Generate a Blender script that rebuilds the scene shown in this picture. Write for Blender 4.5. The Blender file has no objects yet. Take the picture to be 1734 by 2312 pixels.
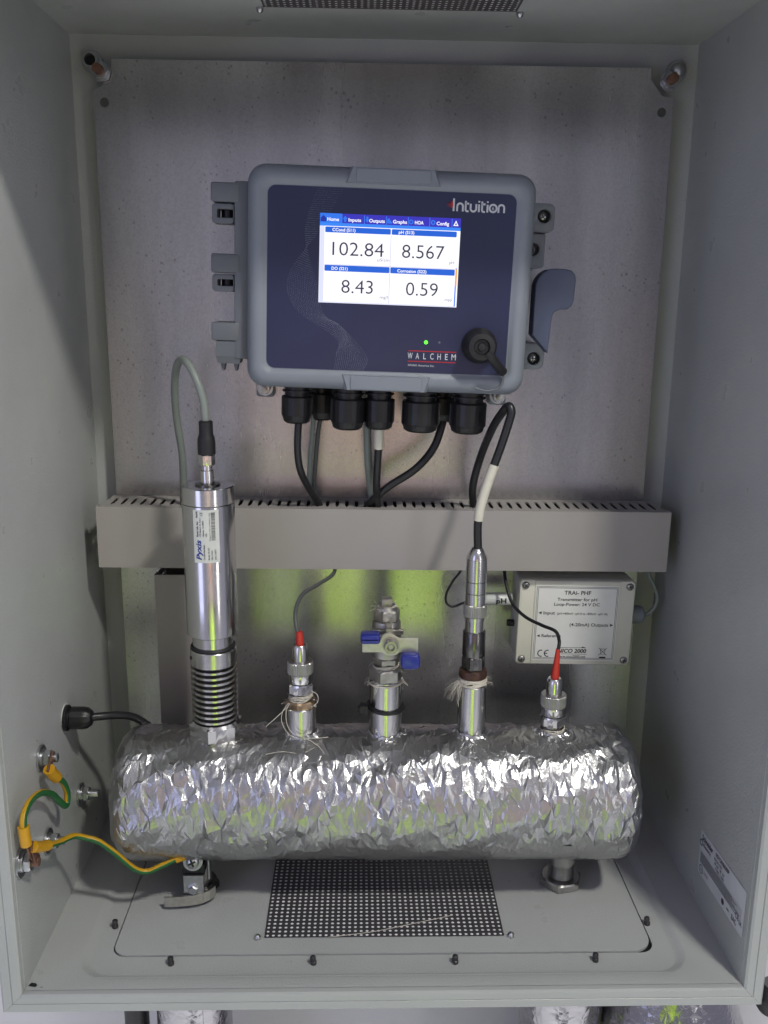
import bpy, bmesh, math, random
import numpy as np
from mathutils import Vector, Matrix

random.seed(7); RNG = np.random.default_rng(11)
sc = bpy.context.scene
COL = sc.collection
rad = math.radians

# ------------------------------------------------------------------ camera, world, lamps, exposure
cam_d = bpy.data.cameras.new('Camera'); cam = bpy.data.objects.new('Camera', cam_d); COL.objects.link(cam)
sc.camera = cam
_r = Vector((0.99962041, -0.02550954, 0.01040695)); _u = Vector((-0.00419084, 0.23255188, 0.97257496)); _f = Vector((0.0272301, 0.97224939, -0.2323567))
cam.matrix_world = Matrix(((_r.x, _u.x, -_f.x, -.0250), (_r.y, _u.y, -_f.y, -.9585), (_r.z, _u.z, -_f.z, .5663), (0, 0, 0, 1)))
cam_d.sensor_fit = 'VERTICAL'; cam_d.sensor_height = 24; cam_d.lens = 24 * 2081.86 / 2312
cam_d.clip_start = .02; cam_d.clip_end = 60
sc.render.resolution_x = 768; sc.render.resolution_y = 1024

world = bpy.data.worlds.new('World'); sc.world = world; world.use_nodes = True
bg = world.node_tree.nodes['Background']; bg.inputs['Color'].default_value = (.94, .94, 1.18, 1); bg.inputs['Strength'].default_value = .29

def lamp(name, loc, target, size, energy, color, size_y=None):
    d = bpy.data.lights.new(name, 'AREA'); d.energy = energy; d.color = color
    d.shape = 'RECTANGLE'; d.size = size; d.size_y = size_y or size
    o = bpy.data.objects.new(name, d); COL.objects.link(o); o.location = loc
    o.rotation_euler = (Vector(target) - Vector(loc)).to_track_quat('-Z', 'Y').to_euler()
    return o
lamp('key_ceiling_lamp', (.675, -1.25, 1.85), (-.1, -.1, .3), .15, 20, (1, .985, .90))
lamp('blue_fill_lamp', (-1.20, -1.70, .55), (.3, -.1, .35), .60, 4.6, (.58, .62, 1), 1.6)  # added bluish fill from the left to tint the right wall, not a window
lamp('right_fill_lamp', (1.15, -1.75, .50), (-.3, -.1, .35), .16, 3.2, (1, .97, .93), 1.5)  # unseen fill added to brighten the left wall and streak the steel tubes
lamp('vest_fill_lamp', (.0, -.22, 1.75), (0, -1.4, .1), 1.1, 205, (.97, 1, .95), .10)  # unseen lamp added above the enclosure to light the vest
sc.view_settings.view_transform = 'Standard'; sc.view_settings.look = 'None'
sc.view_settings.exposure = .16; sc.view_settings.gamma = 1
sc.render.engine = 'CYCLES'; sc.cycles.max_bounces = 8; sc.cycles.diffuse_bounces = 4; sc.cycles.glossy_bounces = 4; sc.cycles.caustics_reflective = False; sc.cycles.caustics_refractive = False

# ------------------------------------------------------------------ materials
def srgb(r, g, b):
    f = lambda c: (c / 255 / 12.92) if c / 255 <= .04045 else ((c / 255 + .055) / 1.055) ** 2.4
    return (f(r), f(g), f(b))
M = {}
def mat(name, col, rough=.5, metal=0, bump=None, vary=None, spec=None, emit=None, coat=0, rvary=None, aniso=None):
    """bump=(scale,strength,distance,[stretch]); vary=(scale,amount,[stretch]) multiplies colour; rvary=(scale,amount)"""
    m = bpy.data.materials.new(name); m.use_nodes = True; nt = m.node_tree; b = nt.nodes['Principled BSDF']
    b.inputs['Base Color'].default_value = (*col, 1); b.inputs['Roughness'].default_value = rough; b.inputs['Metallic'].default_value = metal
    if spec is not None: b.inputs['Specular IOR Level'].default_value = spec
    if coat: b.inputs['Coat Weight'].default_value = coat; b.inputs['Coat Roughness'].default_value = .15
    if emit: b.inputs['Emission Color'].default_value = (*emit[0], 1); b.inputs['Emission Strength'].default_value = emit[1]
    tc = nt.nodes.new('ShaderNodeTexCoord')
    def noise(scale, stretch=None, detail=4):
        n = nt.nodes.new('ShaderNodeTexNoise'); n.inputs['Scale'].default_value = scale; n.inputs['Detail'].default_value = detail
        src = tc.outputs['Object']
        if stretch:
            mp = nt.nodes.new('ShaderNodeMapping'); mp.inputs['Scale'].default_value = stretch
            nt.links.new(src, mp.inputs['Vector']); src = mp.outputs['Vector']
        nt.links.new(src, n.inputs['Vector']); return n
    if vary:
        n = noise(vary[0], vary[2] if len(vary) > 2 else None)
        cr = nt.nodes.new('ShaderNodeMapRange'); cr.inputs['From Min'].default_value = .3; cr.inputs['From Max'].default_value = .7
        cr.inputs['To Min'].default_value = 1 - vary[1]; cr.inputs['To Max'].default_value = 1 + vary[1]
        mx = nt.nodes.new('ShaderNodeVectorMath'); mx.operation = 'SCALE'; mx.inputs[0].default_value = col
        nt.links.new(n.outputs['Fac'], cr.inputs['Value']); nt.links.new(cr.outputs['Result'], mx.inputs['Scale'])
        nt.links.new(mx.outputs['Vector'], b.inputs['Base Color'])
    if rvary:
        n = noise(rvary[0]); cr = nt.nodes.new('ShaderNodeMapRange'); cr.inputs['From Min'].default_value = .3; cr.inputs['From Max'].default_value = .7
        cr.inputs['To Min'].default_value = rough - rvary[1]; cr.inputs['To Max'].default_value = rough + rvary[1]
        nt.links.new(n.outputs['Fac'], cr.inputs['Value']); nt.links.new(cr.outputs['Result'], b.inputs['Roughness'])
    if bump:
        n = noise(bump[0], bump[3] if len(bump) > 3 else None, 3)
        bp = nt.nodes.new('ShaderNodeBump'); bp.inputs['Strength'].default_value = bump[1]; bp.inputs['Distance'].default_value = bump[2]
        nt.links.new(n.outputs['Fac'], bp.inputs['Height']); nt.links.new(bp.outputs['Normal'], b.inputs['Normal'])
    M[name] = m; return m

mat('paint', (.43, .445, .437), .34, bump=(480, .45, .0009), vary=(6, .06), rvary=(30, .07))
mat('paint_rim', (.375, .39, .38), .38, bump=(420, .25, .0006), vary=(12, .04))
mat('duct', (.345, .322, .305), .5, bump=(900, .1, .0004), vary=(14, .03))
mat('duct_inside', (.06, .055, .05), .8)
mat('ctrl_grey', (.205, .228, .262), .42, bump=(1500, .35, .0003), vary=(25, .04))
mat('ctrl_dark', (.125, .135, .152), .5, bump=(1500, .3, .0003), vary=(25, .05))
mat('navy', (.020, .026, .072), .34, bump=(900, .08, .0003), vary=(20, .06))
mat('handle_blue', (.060, .074, .125), .42, bump=(1100, .3, .0003), vary=(30, .05))
mat('black_plastic', (.0075, .0075, .009), .42, bump=(700, .15, .0004))
mat('black_rubber', (.010, .010, .012), .55, bump=(300, .2, .0005))
mat('cable_black', (.013, .013, .015), .38, bump=(260, .12, .0006))
mat('cable_grey', (.20, .225, .205), .45, bump=(240, .12, .0006), vary=(60, .05))
mat('cable_dark_grey', (.075, .08, .08), .45, bump=(240, .12, .0006))
mat('sleeve_white', (.62, .60, .50), .5, vary=(120, .05))
mat('steel', (.66, .65, .63), .18, 1, bump=(40, .05, .0004, (30, 30, 1)), rvary=(60, .05))
mat('steel_turned', (.62, .61, .59), .2, 1, bump=(30, .12, .0003, (1, 1, 60)), rvary=(80, .06))
mat('steel_cast', (.40, .39, .36), .36, 1, bump=(600, .45, .0005), vary=(90, .15))
mat('steel_dull', (.40, .39, .38), .38, 1, bump=(400, .3, .0004), vary=(120, .15))
mat('zinc', (.50, .51, .52), .32, 1, bump=(300, .2, .0004), vary=(150, .12))
mat('dark_steel', (.16, .155, .15), .25, 1, bump=(400, .2, .0004))
mat('brass', (.34, .25, .17), .48, 1, bump=(400, .25, .0004), vary=(140, .25))
mat('rust_copper', (.20, .105, .075), .5, .6, bump=(500, .4, .0005), vary=(200, .3))
mat('brown_ring', (.065, .032, .022), .4, .3, vary=(160, .35), bump=(300, .3, .0005))
mat('red_boot', (.50, .032, .018), .42, bump=(500, .12, .0004), vary=(60, .06))
mat('blue_grip', (.012, .022, .22), .28, coat=.3, bump=(200, .1, .0005))
mat('lever_plate', (.52, .51, .46), .34, .9, bump=(1400, .5, .0004), vary=(200, .1))
mat('thread_white', (.62, .58, .50), .8, vary=(300, .12))
mat('box_cream', (.70, .69, .60), .45, bump=(800, .12, .0003), vary=(30, .04))
mat('box_label', (.84, .84, .80), .4, vary=(40, .04))
mat('ink', (.012, .012, .013), .5)
mat('sticker', (.60, .62, .58), .3, vary=(60, .03))
mat('sticker_grey', (.62, .63, .66), .4, vary=(60, .03))
mat('sticker_dim', (.48, .49, .52), .4)
mat('ink_grey', (.05, .05, .06), .5)
mat('ink_blue', (.010, .03, .25), .4)
mat('print_white', (.55, .57, .60), .4)
mat('print_red', (.42, .02, .03), .4)
mat('print_dots', (.20, .22, .30), .4)
mat('green_wire', (.012, .12, .03), .42, bump=(260, .1, .0005))
mat('yellow_sleeve', (.55, .285, .006), .42, bump=(320, .25, .0006), vary=(90, .08))
mat('wall_paint', (.55, .54, .57), .7, bump=(60, .2, .001), vary=(4, .05))
mat('screw_dark', (.10, .10, .105), .35, .9, bump=(300, .2, .0003))
mat('vent_black', (.045, .043, .048), .5)
mat('filter_mat', (.86, .86, .86), .9)
mat('shirt', (.24, .19, .20), .9); mat('trousers', (.012, .015, .03), .9); mat('skin', (.45, .25, .17), .6)
mat('hi_vis', (.55, .86, .03), .8); mat('phone_black', (.02, .02, .02), .3)
# light-emitting screen and status lamp
def em(name, col, s): mat(name, (.01, .01, .01), .35, emit=(col, s)).cycles.emission_sampling = 'NONE'
em('scr_white', (.93, .93, 1.0), 1.0); em('scr_side', srgb(214, 218, 245), 1.0); em('scr_blue', srgb(20, 92, 205), 1.0)
em('scr_tab', srgb(48, 42, 178), 1.0); em('scr_home', srgb(40, 112, 228), 1.0); em('scr_strip', srgb(48, 128, 236), 1.0)
em('scr_text', srgb(44, 44, 64), 1.0); em('scr_unit', srgb(120, 120, 135), 1.0); em('scr_icon', srgb(22, 40, 150), 1.0); em('scr_line', srgb(176, 178, 200), 1.0); em('scr_orange', srgb(232, 160, 60), 1.0)
em('led_green', (.10, 1.0, .03), 2.2)
mat('led_off', (.12, .13, .17), .3)

def galvanised():
    m = mat('galvanised', (.40, .385, .375), .25, .92); nt = m.node_tree; b = nt.nodes['Principled BSDF']; L = nt.links
    tc = nt.nodes.new('ShaderNodeTexCoord')
    def mp(s):
        n = nt.nodes.new('ShaderNodeMapping'); n.inputs['Scale'].default_value = s; L.new(tc.outputs['Object'], n.inputs['Vector']); return n
    def ramp(src, a, b_, c0, c1):
        r = nt.nodes.new('ShaderNodeValToRGB'); r.color_ramp.elements[0].position = a; r.color_ramp.elements[1].position = b_
        r.color_ramp.elements[0].color = (*c0, 1); r.color_ramp.elements[1].color = (*c1, 1); L.new(src, r.inputs['Fac']); return r
    n1 = nt.nodes.new('ShaderNodeTexNoise'); n1.inputs['Scale'].default_value = 14; n1.inputs['Detail'].default_value = 5; L.new(mp((1, 1, .16)).outputs[0], n1.inputs['Vector'])
    base = ramp(n1.outputs['Fac'], .3, .72, (.40, .392, .385), (.66, .645, .635))
    n2 = nt.nodes.new('ShaderNodeTexNoise'); n2.inputs['Scale'].default_value = 520; n2.inputs['Detail'].default_value = 2; L.new(tc.outputs['Object'], n2.inputs['Vector'])
    grain = ramp(n2.outputs['Fac'], .36, .58, (.90, .90, .90), (1, 1, 1))
    v = nt.nodes.new('ShaderNodeTexVoronoi'); v.inputs['Scale'].default_value = 170; v.inputs['Randomness'].default_value = 1; L.new(mp((1, 1, .8)).outputs[0], v.inputs['Vector'])
    n3 = nt.nodes.new('ShaderNodeTexNoise'); n3.inputs['Scale'].default_value = 30; n3.inputs['Detail'].default_value = 3; L.new(tc.outputs['Object'], n3.inputs['Vector'])
    sub = nt.nodes.new('ShaderNodeMath'); sub.operation = 'MULTIPLY_ADD'; sub.inputs[1].default_value = .55; L.new(n3.outputs['Fac'], sub.inputs[0]); L.new(v.outputs['Distance'], sub.inputs[2])
    spots = ramp(sub.outputs[0], .34, .42, (.66, .64, .63), (1, 1, 1))
    def mul(a, c):
        n = nt.nodes.new('ShaderNodeMix'); n.data_type = 'RGBA'; n.blend_type = 'MULTIPLY'; n.inputs[0].default_value = 1
        L.new(a, n.inputs[6]); L.new(c, n.inputs[7]); return n.outputs[2]
    L.new(mul(mul(base.outputs[0], grain.outputs[0]), spots.outputs[0]), b.inputs['Base Color'])
    rr = nt.nodes.new('ShaderNodeMapRange'); rr.inputs['To Min'].default_value = .22; rr.inputs['To Max'].default_value = .31; L.new(n1.outputs['Fac'], rr.inputs['Value']); L.new(rr.outputs[0], b.inputs['Roughness'])
    bp = nt.nodes.new('ShaderNodeBump'); bp.inputs['Strength'].default_value = .06; bp.inputs['Distance'].default_value = .0005; L.new(n2.outputs['Fac'], bp.inputs['Height']); L.new(bp.outputs[0], b.inputs['Normal'])
galvanised()

def foil_mat(name, base, rough, scale, stretch, strength):
    m = mat(name, base, rough, 1); nt = m.node_tree; b = nt.nodes['Principled BSDF']; L = nt.links
    tc = nt.nodes.new('ShaderNodeTexCoord'); mp = nt.nodes.new('ShaderNodeMapping'); mp.inputs['Scale'].default_value = stretch; L.new(tc.outputs['Object'], mp.inputs['Vector'])
    v = nt.nodes.new('ShaderNodeTexVoronoi'); v.feature = 'DISTANCE_TO_EDGE'; v.inputs['Scale'].default_value = scale; L.new(mp.outputs[0], v.inputs['Vector'])
    n = nt.nodes.new('ShaderNodeTexNoise'); n.inputs['Scale'].default_value = scale * .6; n.inputs['Detail'].default_value = 4; L.new(mp.outputs[0], n.inputs['Vector'])
    ad = nt.nodes.new('ShaderNodeMath'); ad.operation = 'ADD'; L.new(v.outputs['Distance'], ad.inputs[0]); L.new(n.outputs['Fac'], ad.inputs[1])
    bp = nt.nodes.new('ShaderNodeBump'); bp.inputs['Strength'].default_value = strength; bp.inputs['Distance'].default_value = .0012
    L.new(ad.outputs[0], bp.inputs['Height']); L.new(bp.outputs[0], b.inputs['Normal'])
foil_mat('foil', (.46, .46, .465), .31, 420, (1, 1, 1), .16)
foil_mat('embossed_cladding', (.38, .37, .385), .2, 95, (1, 1, 1), .8)

def earth_wire_mat():
    m = mat('earth_wire', (.1, .3, .05), .4); nt = m.node_tree; b = nt.nodes['Principled BSDF']
    a = nt.nodes.new('ShaderNodeAttribute'); a.attribute_name = 'stripe'
    r = nt.nodes.new('ShaderNodeValToRGB'); r.color_ramp.interpolation = 'CONSTANT'; r.color_ramp.elements[0].color = (.014, .115, .03, 1)
    r.color_ramp.elements[1].position = .5; r.color_ramp.elements[1].color = (.52, .295, .010, 1)
    nt.links.new(a.outputs['Fac'], r.inputs['Fac']); nt.links.new(r.outputs['Color'], b.inputs['Base Color'])
earth_wire_mat()

# ------------------------------------------------------------------ builders
def link(o, parent=None):
    COL.objects.link(o)
    if parent is not None: o.parent = parent
    return o
def thing(name, label, cat, loc=(0, 0, 0), rot=(0, 0, 0), group=None):
    o = bpy.data.objects.new(name, None); o.empty_display_size = .02; COL.objects.link(o); o.location = loc; o.rotation_euler = rot
    o['label'] = label; o['category'] = cat
    if group: o['group'] = group
    return o
def tag(o, label=None, cat=None, group=None, kind=None):
    for k, v in (('label', label), ('category', cat), ('group', group), ('kind', kind)):
        if v: o[k] = v
    return o
def mesh_obj(name, verts, faces, m, parent=None, loc=(0, 0, 0), rot=(0, 0, 0), smooth=None):
    me = bpy.data.meshes.new(name); me.from_pydata([tuple(map(float, v)) for v in verts], [], faces)
    me.materials.append(M[m]); me.validate(); me.update()
    if smooth:
        for p in me.polygons: p.use_smooth = True
        me.set_sharp_from_angle(angle=rad(smooth))
    o = bpy.data.objects.new(name, me); link(o, parent); o.location = loc; o.rotation_euler = rot; return o
def bm_obj(name, bm, m, parent=None, loc=(0, 0, 0), rot=(0, 0, 0), smooth=None):
    me = bpy.data.meshes.new(name); bmesh.ops.recalc_face_normals(bm, faces=bm.faces[:]); bm.to_mesh(me); bm.free(); me.materials.append(M[m])
    if smooth:
        for p in me.polygons: p.use_smooth = True
        me.set_sharp_from_angle(angle=rad(smooth))
    o = bpy.data.objects.new(name, me); link(o, parent); o.location = loc; o.rotation_euler = rot; return o
def box(name, lo, hi, m, parent=None, bevel=0, seg=2, loc=(0, 0, 0), rot=(0, 0, 0)):
    bm = bmesh.new(); bmesh.ops.create_cube(bm, size=1)
    c = [(a + b) / 2 for a, b in zip(lo, hi)]; s = [b - a for a, b in zip(lo, hi)]
    for v in bm.verts: v.co = Vector([c[i] + v.co[i] * s[i] for i in range(3)])
    if bevel: bmesh.ops.bevel(bm, geom=bm.edges[:], offset=bevel, segments=seg, affect='EDGES', profile=.5)
    return bm_obj(name, bm, m, parent, loc, rot, smooth=40 if bevel else None)
def lathe(name, prof, m, parent=None, loc=(0, 0, 0), rot=(0, 0, 0), n=40, smooth=35, shape=None):
    """profile [(r,z)] bottom to top round local z; shape(angle)->radius factor"""
    V = []; F = []
    for r, z in prof:
        for k in range(n):
            a = 2 * math.pi * (k + .5) / n; f = shape(a) if shape else 1
            V.append((r * f * math.cos(a), r * f * math.sin(a), z))
    for i in range(len(prof) - 1):
        for k in range(n):
            F.append((i * n + k, i * n + (k + 1) % n, (i + 1) * n + (k + 1) % n, (i + 1) * n + k))
    if prof[0][0] > 1e-6: F.append(tuple(range(n - 1, -1, -1)))
    if prof[-1][0] > 1e-6: F.append(tuple((len(prof) - 1) * n + k for k in range(n)))
    return mesh_obj(name, V, F, m, parent, loc, rot, smooth)
def cyl(name, r, z0, z1, m, parent=None, loc=(0, 0, 0), rot=(0, 0, 0), n=40, ch=.0005):
    return lathe(name, [(r - ch, z0), (r, z0 + ch), (r, z1 - ch), (r - ch, z1)], m, parent, loc, rot, n)
def hexnut(name, r, z0, z1, m, parent=None, loc=(0, 0, 0), rot=(0, 0, 0), hole=0, ch=None):
    """r = half width across corners; chamfered top and bottom"""
    ch = ch if ch is not None else min((z1 - z0) * .18, r * .12)
    n = 48; V = []; F = []
    fl = r * math.cos(math.pi / 6)
    def hx(a, lim):
        s = (a % (math.pi / 3)) - math.pi / 6; return min(fl / math.cos(s), lim)
    rows = [(fl * .97, z0), (r, z0 + ch), (r, z1 - ch), (fl * .97, z1)]
    if hole: rows = rows + [(hole, z1), (hole, z0)]
    for lim, z in rows:
        for k in range(n):
            a = 2 * math.pi * k / n; q = hx(a, lim) if lim > hole + 1e-9 or not hole else lim
            V.append((q * math.cos(a), q * math.sin(a), z))
    for i in range(len(rows) - (0 if hole else 1)):
        j = (i + 1) % len(rows)
        for k in range(n): F.append((i * n + k, i * n + (k + 1) % n, j * n + (k + 1) % n, j * n + k))
    if not hole: F += [tuple(range(n - 1, -1, -1)), tuple(3 * n + k for k in range(n))]
    return mesh_obj(name, V, F, m, parent, loc, rot, 20)
def catmull(P, sub=8):
    P = [Vector(p) for p in P]; Q = [P[0] * 2 - P[1]] + P + [P[-1] * 2 - P[-2]]; out = []
    for i in range(1, len(Q) - 2):
        a, b, c, d = Q[i - 1], Q[i], Q[i + 1], Q[i + 2]
        for s in range(sub):
            t = s / sub
            out.append(.5 * ((2 * b) + (c - a) * t + (2 * a - 5 * b + 4 * c - d) * t * t + (3 * b - a - 3 * c + d) * t ** 3))
    out.append(P[-1]); return out
def sweep(pts, r, n=12, frame_up=(0.31, .2, .9)):
    """tube along points with parallel transport; r float or list"""
    V = []; F = []; N = len(pts); rr = r if hasattr(r, '__len__') else [r] * N
    t = (pts[1] - pts[0]).normalized(); u = Vector(frame_up).cross(t).normalized()
    for i, p in enumerate(pts):
        t2 = ((pts[min(i + 1, N - 1)] - pts[max(i - 1, 0)])).normalized()
        u = (u - t2 * u.dot(t2)).normalized(); w = t2.cross(u)
        for k in range(n):
            a = 2 * math.pi * k / n; V.append(p + (u * math.cos(a) + w * math.sin(a)) * rr[i])
    for i in range(N - 1):
        for k in range(n): F.append((i * n + k, i * n + (k + 1) % n, (i + 1) * n + (k + 1) % n, (i + 1) * n + k))
    F += [tuple(range(n - 1, -1, -1)), tuple((N - 1) * n + k for k in range(n))]
    return V, F
def tube(name, P, r, m, parent=None, sub=8, n=14, loc=(0, 0, 0)):
    V, F = sweep(catmull(P, sub), r, n); return mesh_obj(name, V, F, m, parent, loc, smooth=60)
def striped_wire(name, P, r, parent=None, sub=10, n=16, twist=0.0, phase=0):
    pts = catmull(P, sub); V, F = sweep(pts, r, n); o = mesh_obj(name, V, F, 'earth_wire', parent, smooth=60)
    a = o.data.attributes.new('stripe', 'FLOAT', 'FACE')
    for i, p in enumerate(o.data.polygons):
        k = (i % n + phase + int(i // n * twist)) % n
        a.data[i].value = 1.0 if k < n * .5 else 0.0
    return o
def prism(name, poly, y0, y1, m, parent=None, holes=(), bevel=0, loc=(0, 0, 0), rot=(0, 0, 0), smooth=40, axes=(0, 2, 1)):
    """polygon in two axes (default x,z) extruded along the third from y0 to y1, optional holes"""
    cu = bpy.data.curves.new(name, 'CURVE'); cu.dimensions = '2D'; cu.fill_mode = 'BOTH'
    for pl in (poly, *holes):
        s = cu.splines.new('POLY'); s.points.add(len(pl) - 1); s.use_cyclic_u = True
        for q, (a, b) in zip(s.points, pl): q.co = (a, b, 0, 1)
    cu.extrude = abs(y1 - y0) / 2
    if bevel: cu.bevel_depth = bevel; cu.bevel_resolution = 2; cu.offset = -bevel; cu.extrude = abs(y1 - y0) / 2 - bevel
    t = bpy.data.objects.new(name, cu); me = bpy.data.meshes.new_from_object(t); bpy.data.objects.remove(t); bpy.data.curves.remove(cu)
    mid = (y0 + y1) / 2
    for v in me.vertices:
        c = [0, 0, 0]; c[axes[0]], c[axes[1]], c[axes[2]] = v.co.x, v.co.y, v.co.z + mid; v.co = c
    bm = bmesh.new(); bm.from_mesh(me); bmesh.ops.remove_doubles(bm, verts=bm.verts[:], dist=1e-6); bpy.data.meshes.remove(me)
    return bm_obj(name, bm, m, parent, loc, rot, smooth)
def rrect(x0, z0, x1, z1, r, n=7):
    P = []
    for cx, cz, a0 in ((x1 - r, z1 - r, 0), (x0 + r, z1 - r, 90), (x0 + r, z0 + r, 180), (x1 - r, z0 + r, 270)):
        for k in range(n + 1):
            a = rad(a0 + 90 * k / n); P.append((cx + r * math.cos(a), cz + r * math.sin(a)))
    return P
def circ(cx, cz, r, n=28): return [(cx + r * math.cos(2 * math.pi * k / n), cz + r * math.sin(2 * math.pi * k / n)) for k in range(n)]
def loft(name, loops, m, parent=None, cap0=False, cap1=False, smooth=35, loc=(0, 0, 0), rot=(0, 0, 0)):
    n = len(loops[0]); V = [p for l in loops for p in l]; F = []
    for i in range(len(loops) - 1):
        for k in range(n): F.append((i * n + k, i * n + (k + 1) % n, (i + 1) * n + (k + 1) % n, (i + 1) * n + k))
    if cap0: F.append(tuple(range(n - 1, -1, -1)))
    if cap1: F.append(tuple((len(loops) - 1) * n + k for k in range(n)))
    bm = bmesh.new(); vs = [bm.verts.new(v) for v in V]
    for f in F: bm.faces.new([vs[i] for i in f])
    return bm_obj(name, bm, m, parent, loc, rot, smooth)
def text(s, x0, z0, cap, m, parent, f, width=None, bold=0, align='L', name='lettering', shear=0):
    """flat print; x0,z0 baseline start in a 2-D frame that f(x,z) maps to 3-D"""
    cu = bpy.data.curves.new(name, 'FONT'); cu.body = s; cu.size = 1; cu.offset = bold; cu.shear = shear; cu.resolution_u = 3
    t = bpy.data.objects.new(name, cu); me = bpy.data.meshes.new_from_object(t); bpy.data.objects.remove(t); bpy.data.curves.remove(cu)
    if not len(me.vertices): return None
    xs = [v.co.x for v in me.vertices]; w = max(xs) - min(xs); k = cap / .70; kx = (width / w) if width else k
    off = {'L': 0, 'C': -w * kx / 2, 'R': -w * kx}[align]
    for v in me.vertices: v.co = f(x0 + off + (v.co.x - min(xs)) * kx, z0 + v.co.y * k)
    me.materials.clear(); me.materials.append(M[m])
    o = bpy.data.objects.new(name, me); return link(o, parent)
def flat(name, poly, m, parent, f):
    bm = bmesh.new(); vs = [bm.verts.new(f(a, b)) for a, b in poly]; bm.faces.new(vs)
    me = bpy.data.meshes.new(name); bm.to_mesh(me); bm.free(); me.materials.append(M[m]); o = bpy.data.objects.new(name, me); return link(o, parent)
def rect(a, b, c, d): return [(a, b), (c, b), (c, d), (a, d)]
def ribbon(name, pts2, w, m, parent, f):
    V = []; F = []
    for i, p in enumerate(pts2):
        a = pts2[max(i - 1, 0)]; b = pts2[min(i + 1, len(pts2) - 1)]; dx, dz = b[0] - a[0], b[1] - a[1]; l = math.hypot(dx, dz) or 1
        nx, nz = -dz / l * w / 2, dx / l * w / 2; V += [f(p[0] + nx, p[1] + nz), f(p[0] - nx, p[1] - nz)]
        if i: F.append((2 * i - 2, 2 * i - 1, 2 * i + 1, 2 * i))
    return mesh_obj(name, V, F, m, parent)
def fibres(name, centre, r, n, length, thick, parent, droop=.5, ang=None, up=.2, spread=.004):
    """loose sealing-hemp strands round a joint, one uncountable mass"""
    V = []; F = []
    for i in range(n):
        a = random.uniform(0, 2 * math.pi) if ang is None else random.gauss(*ang)
        p = Vector((centre[0] + r * math.cos(a), centre[1] + r * math.sin(a), centre[2] + random.uniform(-spread, spread) * .6))
        d = Vector((math.cos(a) + random.uniform(-.7, .7), math.sin(a) + random.uniform(-.7, .7), random.uniform(-droop, up))).normalized(); pts = [p.copy()]
        L = length * random.uniform(.35, 1)
        for s in range(7):
            d = (d + Vector((random.uniform(-.35, .35), random.uniform(-.35, .35), random.uniform(-.3, .25) - droop * .22))).normalized(); p = p + d * L / 7; pts.append(p.copy())
        v, f = sweep(pts, thick * random.uniform(.6, 1.2), 4); b = len(V); V += v; F += [tuple(b + j for j in q) for q in f]
    o = mesh_obj(name, V, F, 'thread_white', parent, smooth=60); o['kind'] = 'stuff'; return o
def wound_ring(name, centre, r, h, parent, turns=9, m='thread_white', thick=.0005):
    """thread wound round a joint"""
    pts = []
    for i in range(turns * 18):
        a = 2 * math.pi * i / 18; z = h * (.5 + .5 * math.sin(i * .37 + random.uniform(-.3, .3)))
        rr = r + random.uniform(-.0003, .0006); pts.append(Vector((centre[0] + rr * math.cos(a), centre[1] + rr * math.sin(a), centre[2] + z)))
    v, f = sweep(pts, thick, 5, (.1, .2, .97)); return mesh_obj(name, v, f, m, parent, smooth=60)
def screw_head(name, loc, r, parent, m='zinc', rot=(rad(90), 0, 0), spin=0):
    """domed screw head facing -y with a cross recess"""
    o = lathe(name, [(r, 0), (r, r * .25), (r * .86, r * .5), (r * .5, r * .68), (.00001, r * .72)], m, parent, loc, rot, 24)
    for k in range(2):
        b = box('cross_recess', (-r * .55, -r * .13, r * .5), (r * .55, r * .13, r * .78), 'ink', o, rot=(0, 0, spin + k * math.pi / 2 + .001))
        b.location.z = -.00003 * k
    return o
FY = (rad(90), 0, 0)      # local z -> world -y

# ------------------------------------------------------------------ enclosure
W, D, H = .3, .3, .8
enc = thing('electrical_enclosure', 'open grey painted steel enclosure that holds all the instruments', 'enclosure')
prism('back_wall', rect(-W - .0015, -.0015, W + .0015, H + .0015), 0, .0015, 'paint', enc,
      bevel=0)
def side(s):
    x0, x1 = (s * W, s * (W + .0015)); holes = []
    return box('side_wall', (min(x0, x1), -D + .001, 0), (max(x0, x1), -.0002, H), 'paint', enc)
side(-1); side(1)
# top wall with opening for the vent
def pan(name, outer, hole, z, th, m, parent):
    return prism(name, outer, z, z + th, m, parent, holes=(hole,), axes=(0, 1, 2))
pan('top_wall', rect(-W, -D + .001, W, -.0002), rrect(-.106, -.22, .106, -.102, .002, 2), H, .0015, 'paint', enc)
# floor pan: flat border, soft step down to a recessed field with a rounded opening for the gland plate
def rr3(x0, y0, x1, y1, r, z, n=9): return [(a, b, z) for a, b in rrect(x0, y0, x1, y1, r, n)]
stepr = [rr3(-W, -D, W, -.0002, .0005, 0), rr3(-.2665, -.2885, .2665, -.030, .030, 0), rr3(-.2645, -.2865, .2645, -.032, .028, -.0006), rr3(-.2615, -.2835, .2615, -.035, .026, -.0024),
         rr3(-.2585, -.2805, .2585, -.038, .024, -.0041), rr3(-.2565, -.2785, .2565, -.040, .022, -.0045), rr3(-.2418, -.2562, .2418, -.058, .014, -.0045), rr3(-.2418, -.2562, .2418, -.058, .014, -.0090)]
loft('floor_pan', stepr, 'paint', enc, smooth=50)
gpoly = [p for p in rrect(-.2405, -.2545, .2405, -.0595, .0125, 9) if not (p[0] > .2275 and p[1] < -.2415)] + [(.2215 + .0190 * math.cos(rad(a)), -.2355 + .0190 * math.sin(rad(a))) for a in range(-90, 1, 10)]
gp = prism('gland_plate', gpoly, -.0062, -.0040, 'paint', enc, holes=(rrect(-.1075, -.2325, .1075, -.0675, .002, 2),), axes=(0, 1, 2))
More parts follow.
